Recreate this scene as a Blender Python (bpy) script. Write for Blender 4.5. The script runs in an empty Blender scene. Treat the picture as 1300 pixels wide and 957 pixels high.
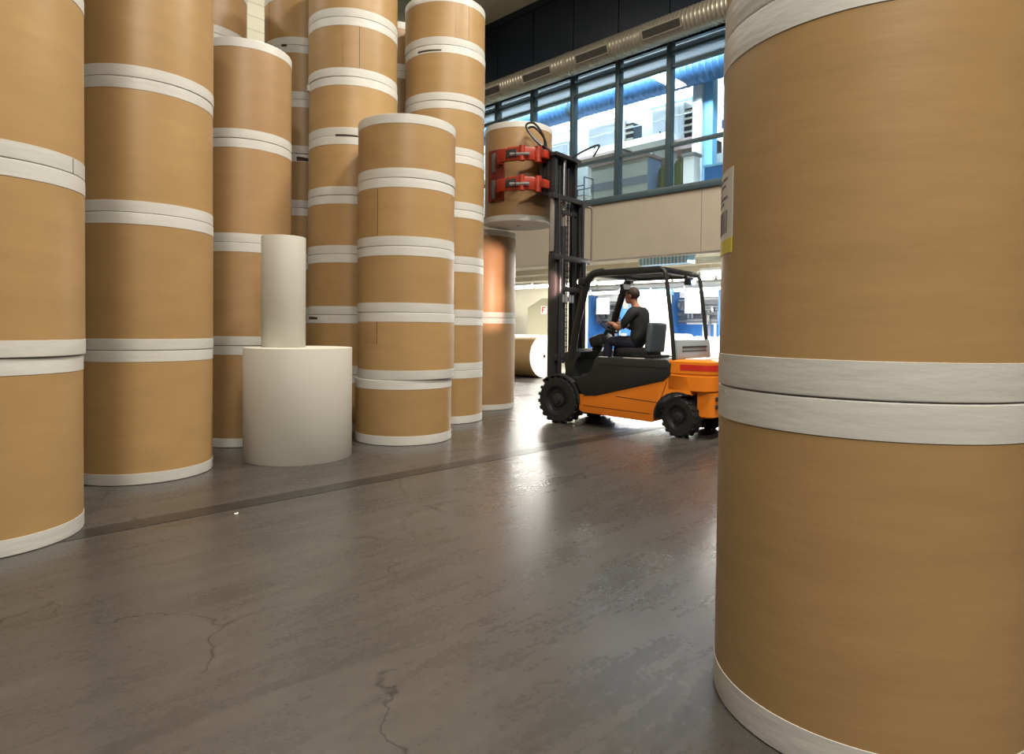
import bpy, bmesh, math, random
from mathutils import Vector, Matrix
random.seed(7)
S = bpy.context.scene
COL = S.collection
PI = math.pi
S2 = math.sqrt(0.5)

# ------------------------------------------------------------------ materials
def new_mat(name):
    m = bpy.data.materials.new(name); m.use_nodes = True
    nt = m.node_tree
    return m, nt, nt.nodes['Principled BSDF']

def srgb(r, g, b):
    def c(v):
        v /= 255.0
        return v / 12.92 if v <= 0.04045 else ((v + 0.055) / 1.055) ** 2.4
    return (c(r), c(g), c(b), 1)

def plain(name, col, rough=0.5, metal=0.0, var=0.0, scale=6.0, spec=0.5, bump=0.0, bscale=40.0, emit=0.0, emitcol=None, coat=0.0):
    """Principled material with a faint procedural colour variation and bump."""
    m, nt, p = new_mat(name)
    p.inputs['Base Color'].default_value = col
    p.inputs['Roughness'].default_value = rough
    p.inputs['Metallic'].default_value = metal
    p.inputs['Specular IOR Level'].default_value = spec
    p.inputs['Coat Weight'].default_value = coat
    if emit:
        p.inputs['Emission Color'].default_value = emitcol or col
        p.inputs['Emission Strength'].default_value = emit
    N, L = nt.nodes, nt.links
    tc = N.new('ShaderNodeTexCoord')
    if var:
        n = N.new('ShaderNodeTexNoise'); n.inputs['Scale'].default_value = scale; n.inputs['Detail'].default_value = 5
        L.new(tc.outputs['Object'], n.inputs['Vector'])
        r = N.new('ShaderNodeValToRGB')
        r.color_ramp.elements[0].position = 0.3; r.color_ramp.elements[1].position = 0.7
        r.color_ramp.elements[0].color = tuple(c * (1 - var) for c in col[:3]) + (1,)
        r.color_ramp.elements[1].color = tuple(min(1, c * (1 + var)) for c in col[:3]) + (1,)
        L.new(n.outputs['Fac'], r.inputs['Fac']); L.new(r.outputs['Color'], p.inputs['Base Color'])
    if bump:
        n2 = N.new('ShaderNodeTexNoise'); n2.inputs['Scale'].default_value = bscale; n2.inputs['Detail'].default_value = 3
        L.new(tc.outputs['Object'], n2.inputs['Vector'])
        b = N.new('ShaderNodeBump'); b.inputs['Strength'].default_value = bump; b.inputs['Distance'].default_value = 0.01
        L.new(n2.outputs['Fac'], b.inputs['Height']); L.new(b.outputs['Normal'], p.inputs['Normal'])
    return m

def paper_mat(name, col, var, rough, wrinkle, spec=0.4):
    """Wrapping paper: cloudy tint, faint horizontal streaks, shallow wrinkles."""
    m, nt, p = new_mat(name); N, L = nt.nodes, nt.links
    p.inputs['Roughness'].default_value = rough
    p.inputs['Specular IOR Level'].default_value = spec
    tc = N.new('ShaderNodeTexCoord')
    mp = N.new('ShaderNodeMapping'); mp.inputs['Scale'].default_value = (2.0, 2.0, 7.0)
    L.new(tc.outputs['Object'], mp.inputs['Vector'])
    oi = N.new('ShaderNodeObjectInfo')
    add = N.new('ShaderNodeVectorMath'); add.operation = 'ADD'
    L.new(mp.outputs['Vector'], add.inputs[0])
    sc = N.new('ShaderNodeMath'); sc.operation = 'MULTIPLY'; sc.inputs[1].default_value = 40.0
    L.new(oi.outputs['Random'], sc.inputs[0]); L.new(sc.outputs[0], add.inputs[1])
    n = N.new('ShaderNodeTexNoise'); n.inputs['Scale'].default_value = 1.0; n.inputs['Detail'].default_value = 8; n.inputs['Roughness'].default_value = 0.62
    L.new(add.outputs[0], n.inputs['Vector'])
    r = N.new('ShaderNodeValToRGB')
    r.color_ramp.elements[0].position = 0.3; r.color_ramp.elements[1].position = 0.72
    r.color_ramp.elements[0].color = tuple(c * (1 - var) for c in col[:3]) + (1,)
    r.color_ramp.elements[1].color = tuple(c * (1 + var) for c in col[:3]) + (1,)
    L.new(n.outputs['Fac'], r.inputs['Fac'])
    hs = N.new('ShaderNodeHueSaturation')
    mr = N.new('ShaderNodeMapRange'); mr.inputs['To Min'].default_value = 0.93; mr.inputs['To Max'].default_value = 1.07
    L.new(oi.outputs['Random'], mr.inputs['Value']); L.new(mr.outputs['Result'], hs.inputs['Value'])
    L.new(r.outputs['Color'], hs.inputs['Color']); L.new(hs.outputs['Color'], p.inputs['Base Color'])
    n2 = N.new('ShaderNodeTexNoise'); n2.inputs['Scale'].default_value = 3.0; n2.inputs['Detail'].default_value = 4
    mp2 = N.new('ShaderNodeMapping'); mp2.inputs['Scale'].default_value = (1.2, 1.2, 5.0)
    L.new(tc.outputs['Object'], mp2.inputs['Vector']); L.new(mp2.outputs['Vector'], n2.inputs['Vector'])
    b = N.new('ShaderNodeBump'); b.inputs['Strength'].default_value = wrinkle; b.inputs['Distance'].default_value = 0.01
    L.new(n2.outputs['Fac'], b.inputs['Height']); L.new(b.outputs['Normal'], p.inputs['Normal'])
    return m

def floor_mat():
    m, nt, p = new_mat('polished_concrete'); N, L = nt.nodes, nt.links
    tc = N.new('ShaderNodeTexCoord')
    rot = N.new('ShaderNodeMapping'); rot.inputs['Rotation'].default_value = (0, 0, -PI / 4)
    L.new(tc.outputs['Object'], rot.inputs['Vector'])
    def noise(vec, scale, detail, rough=0.55, dist=0.0):
        n = N.new('ShaderNodeTexNoise'); n.inputs['Scale'].default_value = scale; n.inputs['Detail'].default_value = detail
        n.inputs['Roughness'].default_value = rough; n.inputs['Distortion'].default_value = dist
        L.new(vec, n.inputs['Vector']); return n.outputs['Fac']
    st = N.new('ShaderNodeMapping'); st.inputs['Scale'].default_value = (0.5, 3.2, 1)
    L.new(rot.outputs['Vector'], st.inputs['Vector'])
    streak = noise(st.outputs['Vector'], 1.6, 7, 0.65, 0.6)
    cloud = noise(tc.outputs['Object'], 0.9, 6, 0.6, 0.8)
    fine = noise(tc.outputs['Object'], 22, 4, 0.7)
    def mix(a, b, f):
        x = N.new('ShaderNodeMath'); x.operation = 'MULTIPLY'; x.inputs[1].default_value = f; L.new(b, x.inputs[0])
        y = N.new('ShaderNodeMath'); y.operation = 'MULTIPLY_ADD'; y.inputs[1].default_value = 1 - f; L.new(a, y.inputs[0]); L.new(x.outputs[0], y.inputs[2])
        return y.outputs[0]
    scr = N.new('ShaderNodeMapping'); scr.inputs['Scale'].default_value = (0.9, 9.0, 1); scr.inputs['Rotation'].default_value = (0, 0, 0.25)
    L.new(rot.outputs['Vector'], scr.inputs['Vector'])
    scratch = noise(scr.outputs['Vector'], 2.6, 6, 0.7, 0.3)
    v = mix(mix(mix(streak, cloud, 0.42), scratch, 0.15), fine, 0.20)
    r = N.new('ShaderNodeValToRGB')
    r.color_ramp.elements[0].position = 0.33; r.color_ramp.elements[1].position = 0.66
    r.color_ramp.elements[0].color = (0.036, 0.033, 0.030, 1); r.color_ramp.elements[1].color = (0.094, 0.086, 0.078, 1)
    L.new(v, r.inputs['Fac'])
    # hairline cracks
    wn = N.new('ShaderNodeTexNoise'); wn.inputs['Scale'].default_value = 2.2; wn.inputs['Detail'].default_value = 5
    L.new(tc.outputs['Object'], wn.inputs['Vector'])
    vm = N.new('ShaderNodeVectorMath'); vm.operation = 'MULTIPLY_ADD'; vm.inputs[1].default_value = (0.7, 0.7, 0)
    L.new(wn.outputs['Color'], vm.inputs[0]); L.new(tc.outputs['Object'], vm.inputs[2])
    vo = N.new('ShaderNodeTexVoronoi'); vo.feature = 'DISTANCE_TO_EDGE'; vo.inputs['Scale'].default_value = 0.75
    L.new(vm.outputs[0], vo.inputs['Vector'])
    cr = N.new('ShaderNodeMapRange'); cr.inputs['From Min'].default_value = 0.0; cr.inputs['From Max'].default_value = 0.006
    cr.inputs['To Min'].default_value = 0.45; cr.inputs['To Max'].default_value = 1.0
    L.new(vo.outputs['Distance'], cr.inputs['Value'])
    ms = N.new('ShaderNodeMath'); ms.operation = 'MAXIMUM'
    th = N.new('ShaderNodeMapRange'); th.inputs['From Min'].default_value = 0.5; th.inputs['From Max'].default_value = 0.56
    th.inputs['To Min'].default_value = 1; th.inputs['To Max'].default_value = 0
    L.new(cloud, th.inputs['Value'])
    L.new(cr.outputs['Result'], ms.inputs[0]); L.new(th.outputs['Result'], ms.inputs[1])
    mc = N.new('ShaderNodeMix'); mc.data_type = 'RGBA'; mc.blend_type = 'MULTIPLY'; mc.inputs['Factor'].default_value = 1
    L.new(r.outputs['Color'], mc.inputs[6]); L.new(ms.outputs[0], mc.inputs[7])
    L.new(mc.outputs[2], p.inputs['Base Color'])
    rr = N.new('ShaderNodeMapRange'); rr.inputs['From Min'].default_value = 0.3; rr.inputs['From Max'].default_value = 0.7
    rr.inputs['To Min'].default_value = 0.23; rr.inputs['To Max'].default_value = 0.33
    L.new(v, rr.inputs['Value']); L.new(rr.outputs['Result'], p.inputs['Roughness'])
    b = N.new('ShaderNodeBump'); b.inputs['Strength'].default_value = 0.10; b.inputs['Distance'].default_value = 0.01
    L.new(v, b.inputs['Height']); L.new(b.outputs['Normal'], p.inputs['Normal'])
    p.inputs['Specular IOR Level'].default_value = 0.5
    return m

def brick_mat(name, c1, c2, mortar, scale, w, h):
    m, nt, p = new_mat(name); N, L = nt.nodes, nt.links
    tc = N.new('ShaderNodeTexCoord')
    br = N.new('ShaderNodeTexBrick'); br.inputs['Color1'].default_value = c1; br.inputs['Color2'].default_value = c2; br.inputs['Mortar'].default_value = mortar
    br.inputs['Scale'].default_value = scale; br.inputs['Brick Width'].default_value = w; br.inputs['Row Height'].default_value = h; br.inputs['Mortar Size'].default_value = 0.012
    mp = N.new('ShaderNodeMapping'); mp.inputs['Rotation'].default_value = (PI / 2, 0, 0)
    L.new(tc.outputs['Object'], mp.inputs['Vector']); L.new(mp.outputs['Vector'], br.inputs['Vector'])
    L.new(br.outputs['Color'], p.inputs['Base Color']); p.inputs['Roughness'].default_value = 0.8
    return m

M = {}
M['kraft'] = paper_mat('kraft_paper', (0.395, 0.248, 0.106, 1), 0.07, 0.42, 0.14, 0.45)
M['kraft_red'] = paper_mat('kraft_paper_reddish', (0.365, 0.226, 0.106, 1), 0.06, 0.42, 0.14, 0.45)
M['band'] = paper_mat('white_edge_paper', (0.60, 0.595, 0.56, 1), 0.04, 0.4, 0.4, 0.35)
M['whitepaper'] = paper_mat('bare_white_paper', (0.49, 0.475, 0.425, 1), 0.02, 0.55, 0.03, 0.3)
M['rollend'] = plain('roll_end_paper', (0.70, 0.69, 0.62, 1), 0.7, var=0.03)
M['core'] = plain('dark_core', (0.02, 0.017, 0.014, 1), 0.8)
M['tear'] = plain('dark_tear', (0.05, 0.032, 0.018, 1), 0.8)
M['floor'] = floor_mat()
M['stripe'] = plain('floor_stripe_paint', (0.028, 0.026, 0.025, 1), 0.33, var=0.25, scale=9, bump=0.05, bscale=20)
M['beam'] = plain('beige_beam_paint', (0.42, 0.365, 0.295, 1), 0.7, var=0.04, scale=2)
M['ceil'] = plain('ceiling_paint', (0.62, 0.55, 0.42, 1), 0.8, var=0.05, scale=1.5)
M['hallceil'] = plain('press_hall_ceiling', (0.62, 0.58, 0.46, 1), 0.8, var=0.05, scale=2)
M['cream'] = plain('cream_paint', (0.66, 0.62, 0.50, 1), 0.7, var=0.03, scale=2)
M['beige'] = plain('beige_cabinet_paint', (0.40, 0.37, 0.26, 1), 0.6)
M['block'] = brick_mat('painted_block', (0.50, 0.48, 0.40, 1), (0.47, 0.45, 0.37, 1), (0.35, 0.33, 0.27, 1), 1.0, 1.9, 0.28)
M['clad'] = plain('navy_cladding', (0.006, 0.015, 0.030, 1), 0.36, var=0.15, scale=2)
M['steel'] = plain('teal_grey_steel', (0.042, 0.075, 0.092, 1), 0.4, var=0.1, scale=5)
M['duct'] = plain('galvanised_duct', (0.36, 0.33, 0.27, 1), 0.36, metal=0.6, var=0.08, scale=9)
M['duct_blue'] = plain('bluish_duct', (0.055, 0.155, 0.33, 1), 0.42, metal=0.2, var=0.06, scale=6)
M['grille'] = plain('dark_grille', (0.035, 0.033, 0.030, 1), 0.6)
M['white'] = plain('white_machine_paint', (0.80, 0.84, 0.88, 1), 0.5, var=0.02)
M['hallwall'] = plain('bright_hall_wall', (0.85, 0.87, 0.88, 1), 0.7, var=0.02)
M['blue'] = plain('press_blue_paint', (0.035, 0.15, 0.43, 1), 0.4, var=0.08)
M['cyan'] = plain('pale_blue_panel', (0.22, 0.52, 0.80, 1), 0.45, var=0.05)
M['cabinet'] = plain('grey_green_cabinet', (0.21, 0.23, 0.21, 1), 0.5, var=0.03)
M['cabside'] = plain('blue_grey_cabinet_side', (0.11, 0.17, 0.29, 1), 0.5)
M['cabdark'] = plain('slate_stripe', (0.10, 0.12, 0.15, 1), 0.5)
M['olive'] = plain('olive_green_cylinder', (0.055, 0.075, 0.025, 1), 0.35, var=0.1)
M['brown'] = plain('brown_ledge', (0.20, 0.15, 0.14, 1), 0.6)
M['dark'] = plain('dark_machinery', (0.03, 0.03, 0.033, 1), 0.45, var=0.2)
M['chrome'] = plain('bright_steel', (0.62, 0.62, 0.62, 1), 0.25, metal=1.0)
M['midgrey'] = plain('mid_grey_metal', (0.28, 0.30, 0.32, 1), 0.45, metal=0.2)
# forklift
M['orange'] = plain('orange_truck_paint', (0.83, 0.225, 0.012, 1), 0.34, var=0.04, scale=3, coat=0.3)
M['hood'] = plain('anthracite_plastic', (0.015, 0.017, 0.017, 1), 0.5, var=0.1, bump=0.05, bscale=90)
M['guard'] = plain('black_guard_paint', (0.012, 0.013, 0.014, 1), 0.4)
M['tyre'] = plain('black_rubber', (0.011, 0.011, 0.011, 1), 0.75, bump=0.1, bscale=30)
M['rim'] = plain('dark_rim', (0.03, 0.032, 0.034, 1), 0.45, metal=0.3)
M['mast'] = plain('mast_steel', (0.045, 0.047, 0.052, 1), 0.35, metal=0.5, var=0.15)
M['polish'] = plain('worn_rail_steel', (0.50, 0.51, 0.54, 1), 0.32, metal=0.7)
M['red'] = plain('red_clamp_paint', (0.30, 0.026, 0.010, 1), 0.38, var=0.2, scale=8)
M['darkred'] = plain('worn_dark_red', (0.16, 0.018, 0.012, 1), 0.5, var=0.25, scale=12)
M['rubber'] = plain('pad_rubber', (0.10, 0.095, 0.085, 1), 0.7)
M['redstrip'] = plain('red_reflector', (0.62, 0.03, 0.02, 1), 0.3)
M['seat'] = plain('grey_blue_seat_shell', (0.10, 0.125, 0.16, 1), 0.45)
M['rearpanel'] = plain('light_grey_panel', (0.29, 0.34, 0.38, 1), 0.45)
M['bluelamp'] = plain('blue_warning_lamp', (0.1, 0.2, 1, 1), 0.3, emit=12, emitcol=(0.25, 0.4, 1, 1))
M['worklamp'] = plain('work_lamp_lens', (1, 0.8, 0.7, 1), 0.3, emit=8, emitcol=(1, 0.75, 0.6, 1))
M['paperwhite'] = plain('white_sheet_and_highlight', (0.8, 0.8, 0.78, 1), 0.6)
# person
M['skin'] = plain('skin', (0.50, 0.25, 0.16, 1), 0.5, var=0.05, scale=20)
M['hair'] = plain('brown_hair', (0.045, 0.026, 0.014, 1), 0.7, var=0.3, scale=60)
M['shirt'] = plain('black_cotton', (0.012, 0.014, 0.015, 1), 0.8, var=0.2, scale=15)
M['trousers'] = plain('navy_denim', (0.012, 0.014, 0.032, 1), 0.8, var=0.2, scale=20)
M['shoe'] = plain('black_shoe', (0.01, 0.01, 0.01, 1), 0.6)
M['eye'] = plain('dark_eye', (0.02, 0.015, 0.01, 1), 0.3)
M['lens'] = plain('lamp_lens', (1, 1, 1, 1), 0.3, emit=14, emitcol=(1, 0.97, 0.88, 1))
M['labelwhite'] = plain('label_paper', (0.72, 0.72, 0.70, 1), 0.5)
M['yellow'] = plain('yellow_label', (0.75, 0.62, 0.03, 1), 0.5)
M['ink'] = plain('grey_ink', (0.20, 0.20, 0.21, 1), 0.6)
M['signred'] = plain('sign_red', (0.65, 0.02, 0.02, 1), 0.5)

def glass_mat():
    m, nt, p = new_mat('window_glass'); N, L = nt.nodes, nt.links
    N.remove(p)
    tr = N.new('ShaderNodeBsdfTransparent'); tr.inputs['Color'].default_value = (0.90, 0.96, 0.98, 1)
    gl = N.new('ShaderNodeBsdfGlossy'); gl.inputs['Roughness'].default_value = 0.03
    fr = N.new('ShaderNodeFresnel'); fr.inputs['IOR'].default_value = 1.45
    mx = N.new('ShaderNodeMixShader')
    ge = N.new('ShaderNodeNewGeometry'); mm = N.new('ShaderNodeMath'); mm.operation = 'MULTIPLY'
    inv = N.new('ShaderNodeMath'); inv.operation = 'SUBTRACT'; inv.inputs[0].default_value = 1.0
    L.new(ge.outputs['Backfacing'], inv.inputs[1]); L.new(inv.outputs[0], mm.inputs[0]); L.new(fr.outputs['Fac'], mm.inputs[1])
    L.new(mm.outputs[0], mx.inputs['Fac']); L.new(tr.outputs[0], mx.inputs[1]); L.new(gl.outputs[0], mx.inputs[2])
    L.new(mx.outputs[0], N['Material Output'].inputs['Surface'])
    return m
M['glass'] = glass_mat()

# ------------------------------------------------------------------ mesh helpers
class MB:
    def __init__(self): self.bm = bmesh.new()
    def box(self, c, s, rot=None, bev=0.0, seg=2):
        r = bmesh.ops.create_cube(self.bm, size=1.0)
        vs = r['verts']
        bmesh.ops.scale(self.bm, vec=Vector(s), verts=vs)
        if bev:
            es = list({e for v in vs for e in v.link_edges})
            rb = bmesh.ops.bevel(self.bm, geom=es, offset=bev, segments=seg, affect='EDGES', profile=0.5)
            vs = list({v for f in rb['faces'] for v in f.verts} | {v for v in vs if v.is_valid})
        mat = Matrix.Translation(Vector(c))
        if rot is not None: mat = mat @ rot
        bmesh.ops.transform(self.bm, matrix=mat, verts=vs)
        return self
    def bar(self, p, q, w, h, bev=0.0, up=(0, 0, 1)):
        p, q = Vector(p), Vector(q); d = q - p; L = d.length; d.normalize()
        u = Vector(up)
        if abs(d.dot(u)) > 0.98: u = Vector((0, 1, 0))
        y = u.cross(d).normalized(); z = d.cross(y)
        rot = Matrix((d, y, z)).transposed().to_4x4()
        return self.box((p + q) / 2, (L, w, h), rot, bev)
    def cyl(self, p, q, r, r2=None, seg=24, caps=True):
        p, q = Vector(p), Vector(q); d = q - p; L = d.length
        rot = Vector((0, 0, 1)).rotation_difference(d.normalized()).to_matrix().to_4x4()
        bmesh.ops.create_cone(self.bm, cap_ends=caps, segments=seg, radius1=r, radius2=r if r2 is None else r2, depth=L,
                              matrix=Matrix.Translation((p + q) / 2) @ rot)
        return self
    def sphere(self, c, r, sc=(1, 1, 1), seg=16):
        bmesh.ops.create_uvsphere(self.bm, u_segments=seg, v_segments=max(8, seg * 2 // 3), radius=r,
                                  matrix=Matrix.Translation(Vector(c)) @ Matrix.Diagonal((*sc, 1)))
        return self
    def lathe(self, prof, seg=64, axis='Z', c=(0, 0, 0), a0=0.0, a1=2 * PI):
        full = abs(a1 - a0 - 2 * PI) < 1e-6
        n = seg if full else seg + 1
        rings = []
        for i in range(n):
            a = a0 + (a1 - a0) * i / seg
            row = []
            for r, z in prof:
                x, y = r * math.cos(a), r * math.sin(a)
                v = (x, y, z) if axis == 'Z' else ((x, z, y) if axis == 'Y' else (z, x, y))
                row.append(self.bm.verts.new(Vector(v) + Vector(c)))
            rings.append(row)
        for i in range(seg):
            a, b = rings[i], rings[(i + 1) % n]
            for j in range(len(prof) - 1):
                try: self.bm.faces.new((a[j], b[j], b[j + 1], a[j + 1]))
                except ValueError: pass
        return self
    def prism(self, pts, y0, y1, bev=0.0, seg=2):
        """polygon in (x, z) extruded along y"""
        a = [self.bm.verts.new((x, y0, z)) for x, z in pts]
        b = [self.bm.verts.new((x, y1, z)) for x, z in pts]
        fs = [self.bm.faces.new(a), self.bm.faces.new(b[::-1])]
        n = len(pts)
        for i in range(n):
            fs.append(self.bm.faces.new((a[i], b[i], b[(i + 1) % n], a[(i + 1) % n])))
        if bev:
            es = list(fs[0].edges) + list(fs[1].edges)
            bmesh.ops.bevel(self.bm, geom=es, offset=bev, segments=seg, affect='EDGES', profile=0.5, clamp_overlap=True)
        return self
    def tube(self, pts, r, seg=10, smooth=6):
        pts = [Vector(p) for p in pts]
        if smooth and len(pts) > 2:
            q = []
            for i in range(len(pts) - 1):
                p0 = pts[max(i - 1, 0)]; p1 = pts[i]; p2 = pts[i + 1]; p3 = pts[min(i + 2, len(pts) - 1)]
                for k in range(smooth):
                    t = k / smooth
                    q.append(0.5 * ((2 * p1) + (-p0 + p2) * t + (2 * p0 - 5 * p1 + 4 * p2 - p3) * t * t + (-p0 + 3 * p1 - 3 * p2 + p3) * t ** 3))
            q.append(pts[-1]); pts = q
        prev = None; nrm = None
        first = None
        for i, p in enumerate(pts):
            d = (pts[min(i + 1, len(pts) - 1)] - pts[max(i - 1, 0)]).normalized()
            if nrm is None:
                nrm = d.orthogonal().normalized()
            else:
                nrm = (nrm - d * nrm.dot(d)).normalized()
            bn = d.cross(nrm)
            ring = [self.bm.verts.new(p + (nrm * math.cos(2 * PI * k / seg) + bn * math.sin(2 * PI * k / seg)) * r) for k in range(seg)]
            if prev:
                for k in range(seg):
                    self.bm.faces.new((prev[k], prev[(k + 1) % seg], ring[(k + 1) % seg], ring[k]))
            else: first = ring
            prev = ring
        self.bm.faces.new(first[::-1]); self.bm.faces.new(prev)
        return self
    def build(self, name, mat, parent=None, loc=None, smooth=40, mats=None):
        bmesh.ops.recalc_face_normals(self.bm, faces=self.bm.faces)
        me = bpy.data.meshes.new(name)
        self.bm.to_mesh(me); self.bm.free()
        for mm in (mats or [mat]): me.materials.append(mm)
        o = bpy.data.objects.new(name, me); COL.objects.link(o)
        if smooth:
            me.shade_smooth()
            me.set_sharp_from_angle(angle=math.radians(smooth))
        if parent is not None: o.parent = parent
        if loc is not None: o.location = loc
        return o

def tag(o, label, cat, group=None):
    o['label'] = label; o['category'] = cat
    if group: o['group'] = group
    return o
def empty(name, loc=(0, 0, 0), rz=0.0):
    o = bpy.data.objects.new(name, None); o.empty_display_size = 0.2
    COL.objects.link(o); o.location = loc; o.rotation_euler = (0, 0, rz); return o
def struct(o):
    o['kind'] = 'structure'; return o
def copy_tree(o, parent=None):
    c = o.copy(); COL.objects.link(c); c.parent = parent
    for ch in list(o.children): copy_tree(ch, c)
    return c

# ------------------------------------------------------------------ wall frame: t along the wall, b behind it
WO = Vector((8.5, 8.5, 0)); WD = Vector((-S2, S2, 0)); WB = Vector((S2, S2, 0))
WROT = math.radians(135)      # local +x = along the wall (t); local +y points out of the wall into the warehouse
def wpt(t, b, z): return WO + WD * t + WB * b + Vector((0, 0, z))
# objects in the wall frame are built in local coords (t, -b, z)
def wobj(mb, name, mat, parent=None, smooth=40, mats=None):
    o = mb.build(name, mat, parent, smooth=smooth, mats=mats)
    if parent is None:
        o.location = WO; o.rotation_euler = (0, 0, WROT)
    return o
def wempty(name, t, b, z=0.0): return empty(name, wpt(t, b, z), WROT)
def lb(mb, t0, t1, b0, b1, z0, z1, bev=0.0):
    """box in wall-local coordinates"""
    mb.box(((t0 + t1) / 2, -(b0 + b1) / 2, (z0 + z1) / 2), (abs(t1 - t0), abs(b1 - b0), abs(z1 - z0)), bev=bev); return mb

# ------------------------------------------------------------------ room shell
mb = MB(); mb.box((4, 10, -0.1), (60, 64, 0.2)); struct(mb.build('floor', M['floor'], smooth=0))
# painted stripe across the floor
P0 = Vector((-2.83, 4.25, 0)); d = Vector((S2, S2, 0)); n = Vector((-S2, S2, 0))
mb = MB(); a = P0 - d * 5; e = P0 + d * 9.6
mb.bar((a.x, a.y, 0.001), (e.x, e.y, 0.001), 0.20, 0.004)
struct(mb.build('trim_1', M['stripe'], smooth=0))
# warehouse ceiling
CZ = 9.64
mb = MB(); lb(mb, -18, 26, -36, 0.0, CZ, CZ + 0.2); 
o = wobj(mb, 'ceiling', M['ceil'], smooth=0); struct(o)
# left wall (painted blockwork) runs along the rows of rolls
mb = MB(); mb.box((0, 0, CZ / 2), (44, 0.2, CZ)); o = mb.build('wall_left', M['block'], smooth=0)
o.rotation_euler = (0, 0, math.radians(45)); c0 = n * 13.6 + d * (-9.9); o.location = (c0.x, c0.y, 0); struct(o)
# beige beam wall above the opening
mb = MB(); lb(mb, -6, 24, 0, 0.35, 2.99, 4.27); o = wobj(mb, 'wall_right', M['beam'], smooth=0); struct(o)
jm = MB()
for t in (12.9, 9.95, 6.6): lb(jm, t, t + 0.012, -0.003, 0.02, 3.0, 4.26)
jm = wobj(jm, 'panel_joint', M['brown'], smooth=0); jm.parent = o; jm.location = (0, 0, 0); jm.rotation_euler = (0, 0, 0)
# navy cladding above the window
mb = MB()
t = -4.43
while t < 24:
    lb(mb, t + 0.012, t + 1.318 - 0.012, 0.02, 0.12, 6.95 + 0.55, CZ); t += 1.318
lb(mb, -6, 24, 0.10, 0.2, 6.95 + 0.5, CZ)
lb(mb, -6, 24, -0.02, 0.02, CZ - 0.18, CZ)
struct(wobj(mb, 'wall_upper', M['clad'], smooth=0))
# window band
win = struct(wempty('window_1', 0, 0)); win.location = WO
def wpart(mb, name, mat, parent=win): return mb.build(name, mat, parent, smooth=30)
mb = MB(); lb(mb, -4.5, 22.7, -0.06, 0.14, 4.27, 4.41, 0.01); wpart(mb, 'window_sill', M['steel'])
for z, h in ((5.28, 0.075), (6.93, 0.075), (7.21, 0.06)):
    mb = MB(); lb(mb, -4.5, 22.7, -0.02, 0.09, z - h / 2, z + h / 2, 0.006); wpart(mb, 'transom', M['steel'])
ts = [7.39 + 1.318 * k for k in range(-6, 9)]
for t in ts:
    mb = MB(); lb(mb, t - 0.055, t + 0.055, -0.06, 0.12, 4.40, 7.6, 0.008); wpart(mb, 'mullion', M['steel'])
for i in range(len(ts) - 1):
    mb = MB()
    for z0, z1 in ((4.41, 5.24), (5.32, 6.89), (6.97, 7.55)):
        lb(mb, ts[i] + 0.055, ts[i + 1] - 0.055, 0.03, 0.036, z0, z1)
    mb.build('pane', M['glass'], win, smooth=0)

# ------------------------------------------------------------------ spiral duct along the window wall
dz, db, dr = 7.50, -0.48, 0.245
duct = wempty('ventilation_duct', 0, 0); duct.location = WO
tag(duct, 'ribbed galvanised air duct running along the top of the warehouse window', 'duct')
mb = MB(); prof = []
t = 1.5
while t < 20:
    prof += [(dr, t), (dr, t + 0.055), (dr + 0.012, t + 0.063), (dr + 0.012, t + 0.075), (dr, t + 0.083)]
    t += 0.09
mb.lathe(prof, 40, 'X', (0, -db, dz)); mb.build('duct_tube', M['duct'], duct, smooth=60)
for t in (9.72, 5.6, 13.9):
    mb = MB(); mb.lathe([(dr, t - .05), (dr + .022, t - .05), (dr + .022, t - .008), (dr + .008, t), (dr + .022, t + .008), (dr + .022, t + .05), (dr, t + .05)], 40, 'X', (0, -db, dz))
    mb.build('coupling', M['duct'], duct, smooth=30)
for t0, t1 in ((11.82, 12.70), (10.12, 11.02), (8.48, 9.38), (6.72, 7.62), (5.0, 5.5), (3.3, 4.2)):
    # outlet box standing out of the lower front of the duct
    ang = math.radians(-18)
    yc = -db + math.cos(ang) * (dr - .03); zc = dz + math.sin(ang) * (dr - .03)
    rot = Matrix.Rotation(ang, 4, 'X')
    mb = MB(); mb.box(((t0 + t1) / 2, yc, zc), (t1 - t0, 0.10, 0.19), rot); ob = mb.build('air_outlet', M['duct'], duct, smooth=0)
    mb = MB()
    for k in range(7):
        off = Vector((0, 0.052, -0.066 + k * 0.022)); off.rotate(rot.to_euler())
        mb.box((((t0 + t1) / 2), yc + off.y, zc + off.z), (t1 - t0 - 0.04, 0.006, 0.019), rot @ Matrix.Rotation(0.5, 4, 'X'))
    mb.build('outlet_grille', M['grille'], ob, smooth=0)
for t in (4.2, 8.0, 11.3, 14.6):
    mb = MB(); lb(mb, t - .02, t + .02, db + .2, 0.03, dz - .03, dz + .03); mb.build('wall_bracket', M['steel'], duct, smooth=0)

# ------------------------------------------------------------------ press hall behind the wall, ground level
mb = MB(); lb(mb, -6, 24, 0.3, 14.2, 3.48, 4.2); struct(wobj(mb, 'trim_2', M['hallceil'], smooth=0))      # slab between the floors
mb = MB(); lb(mb, -6, 24, 14.0, 14.2, 0, 9.6); struct(wobj(mb, 'wall_far', M['hallwall'], smooth=0))
mb = MB(); lb(mb, 23.8, 24, 0.3, 14.2, 0, 9.6); struct(wobj(mb, 'wall_end', M['cream'], smooth=0))
mb = MB(); lb(mb, -6, 24, 0.0, 14.2, 9.6, 9.8); struct(wobj(mb, 'trim_3', M['hallceil'], smooth=0))       # press hall roof
# cream partition on the left of the hall
mb = MB(); lb(mb, 17.0, 23.8, 9.3, 9.5, 0, 3.48); struct(wobj(mb, 'wall_partition', M['cream'], smooth=0))
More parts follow.
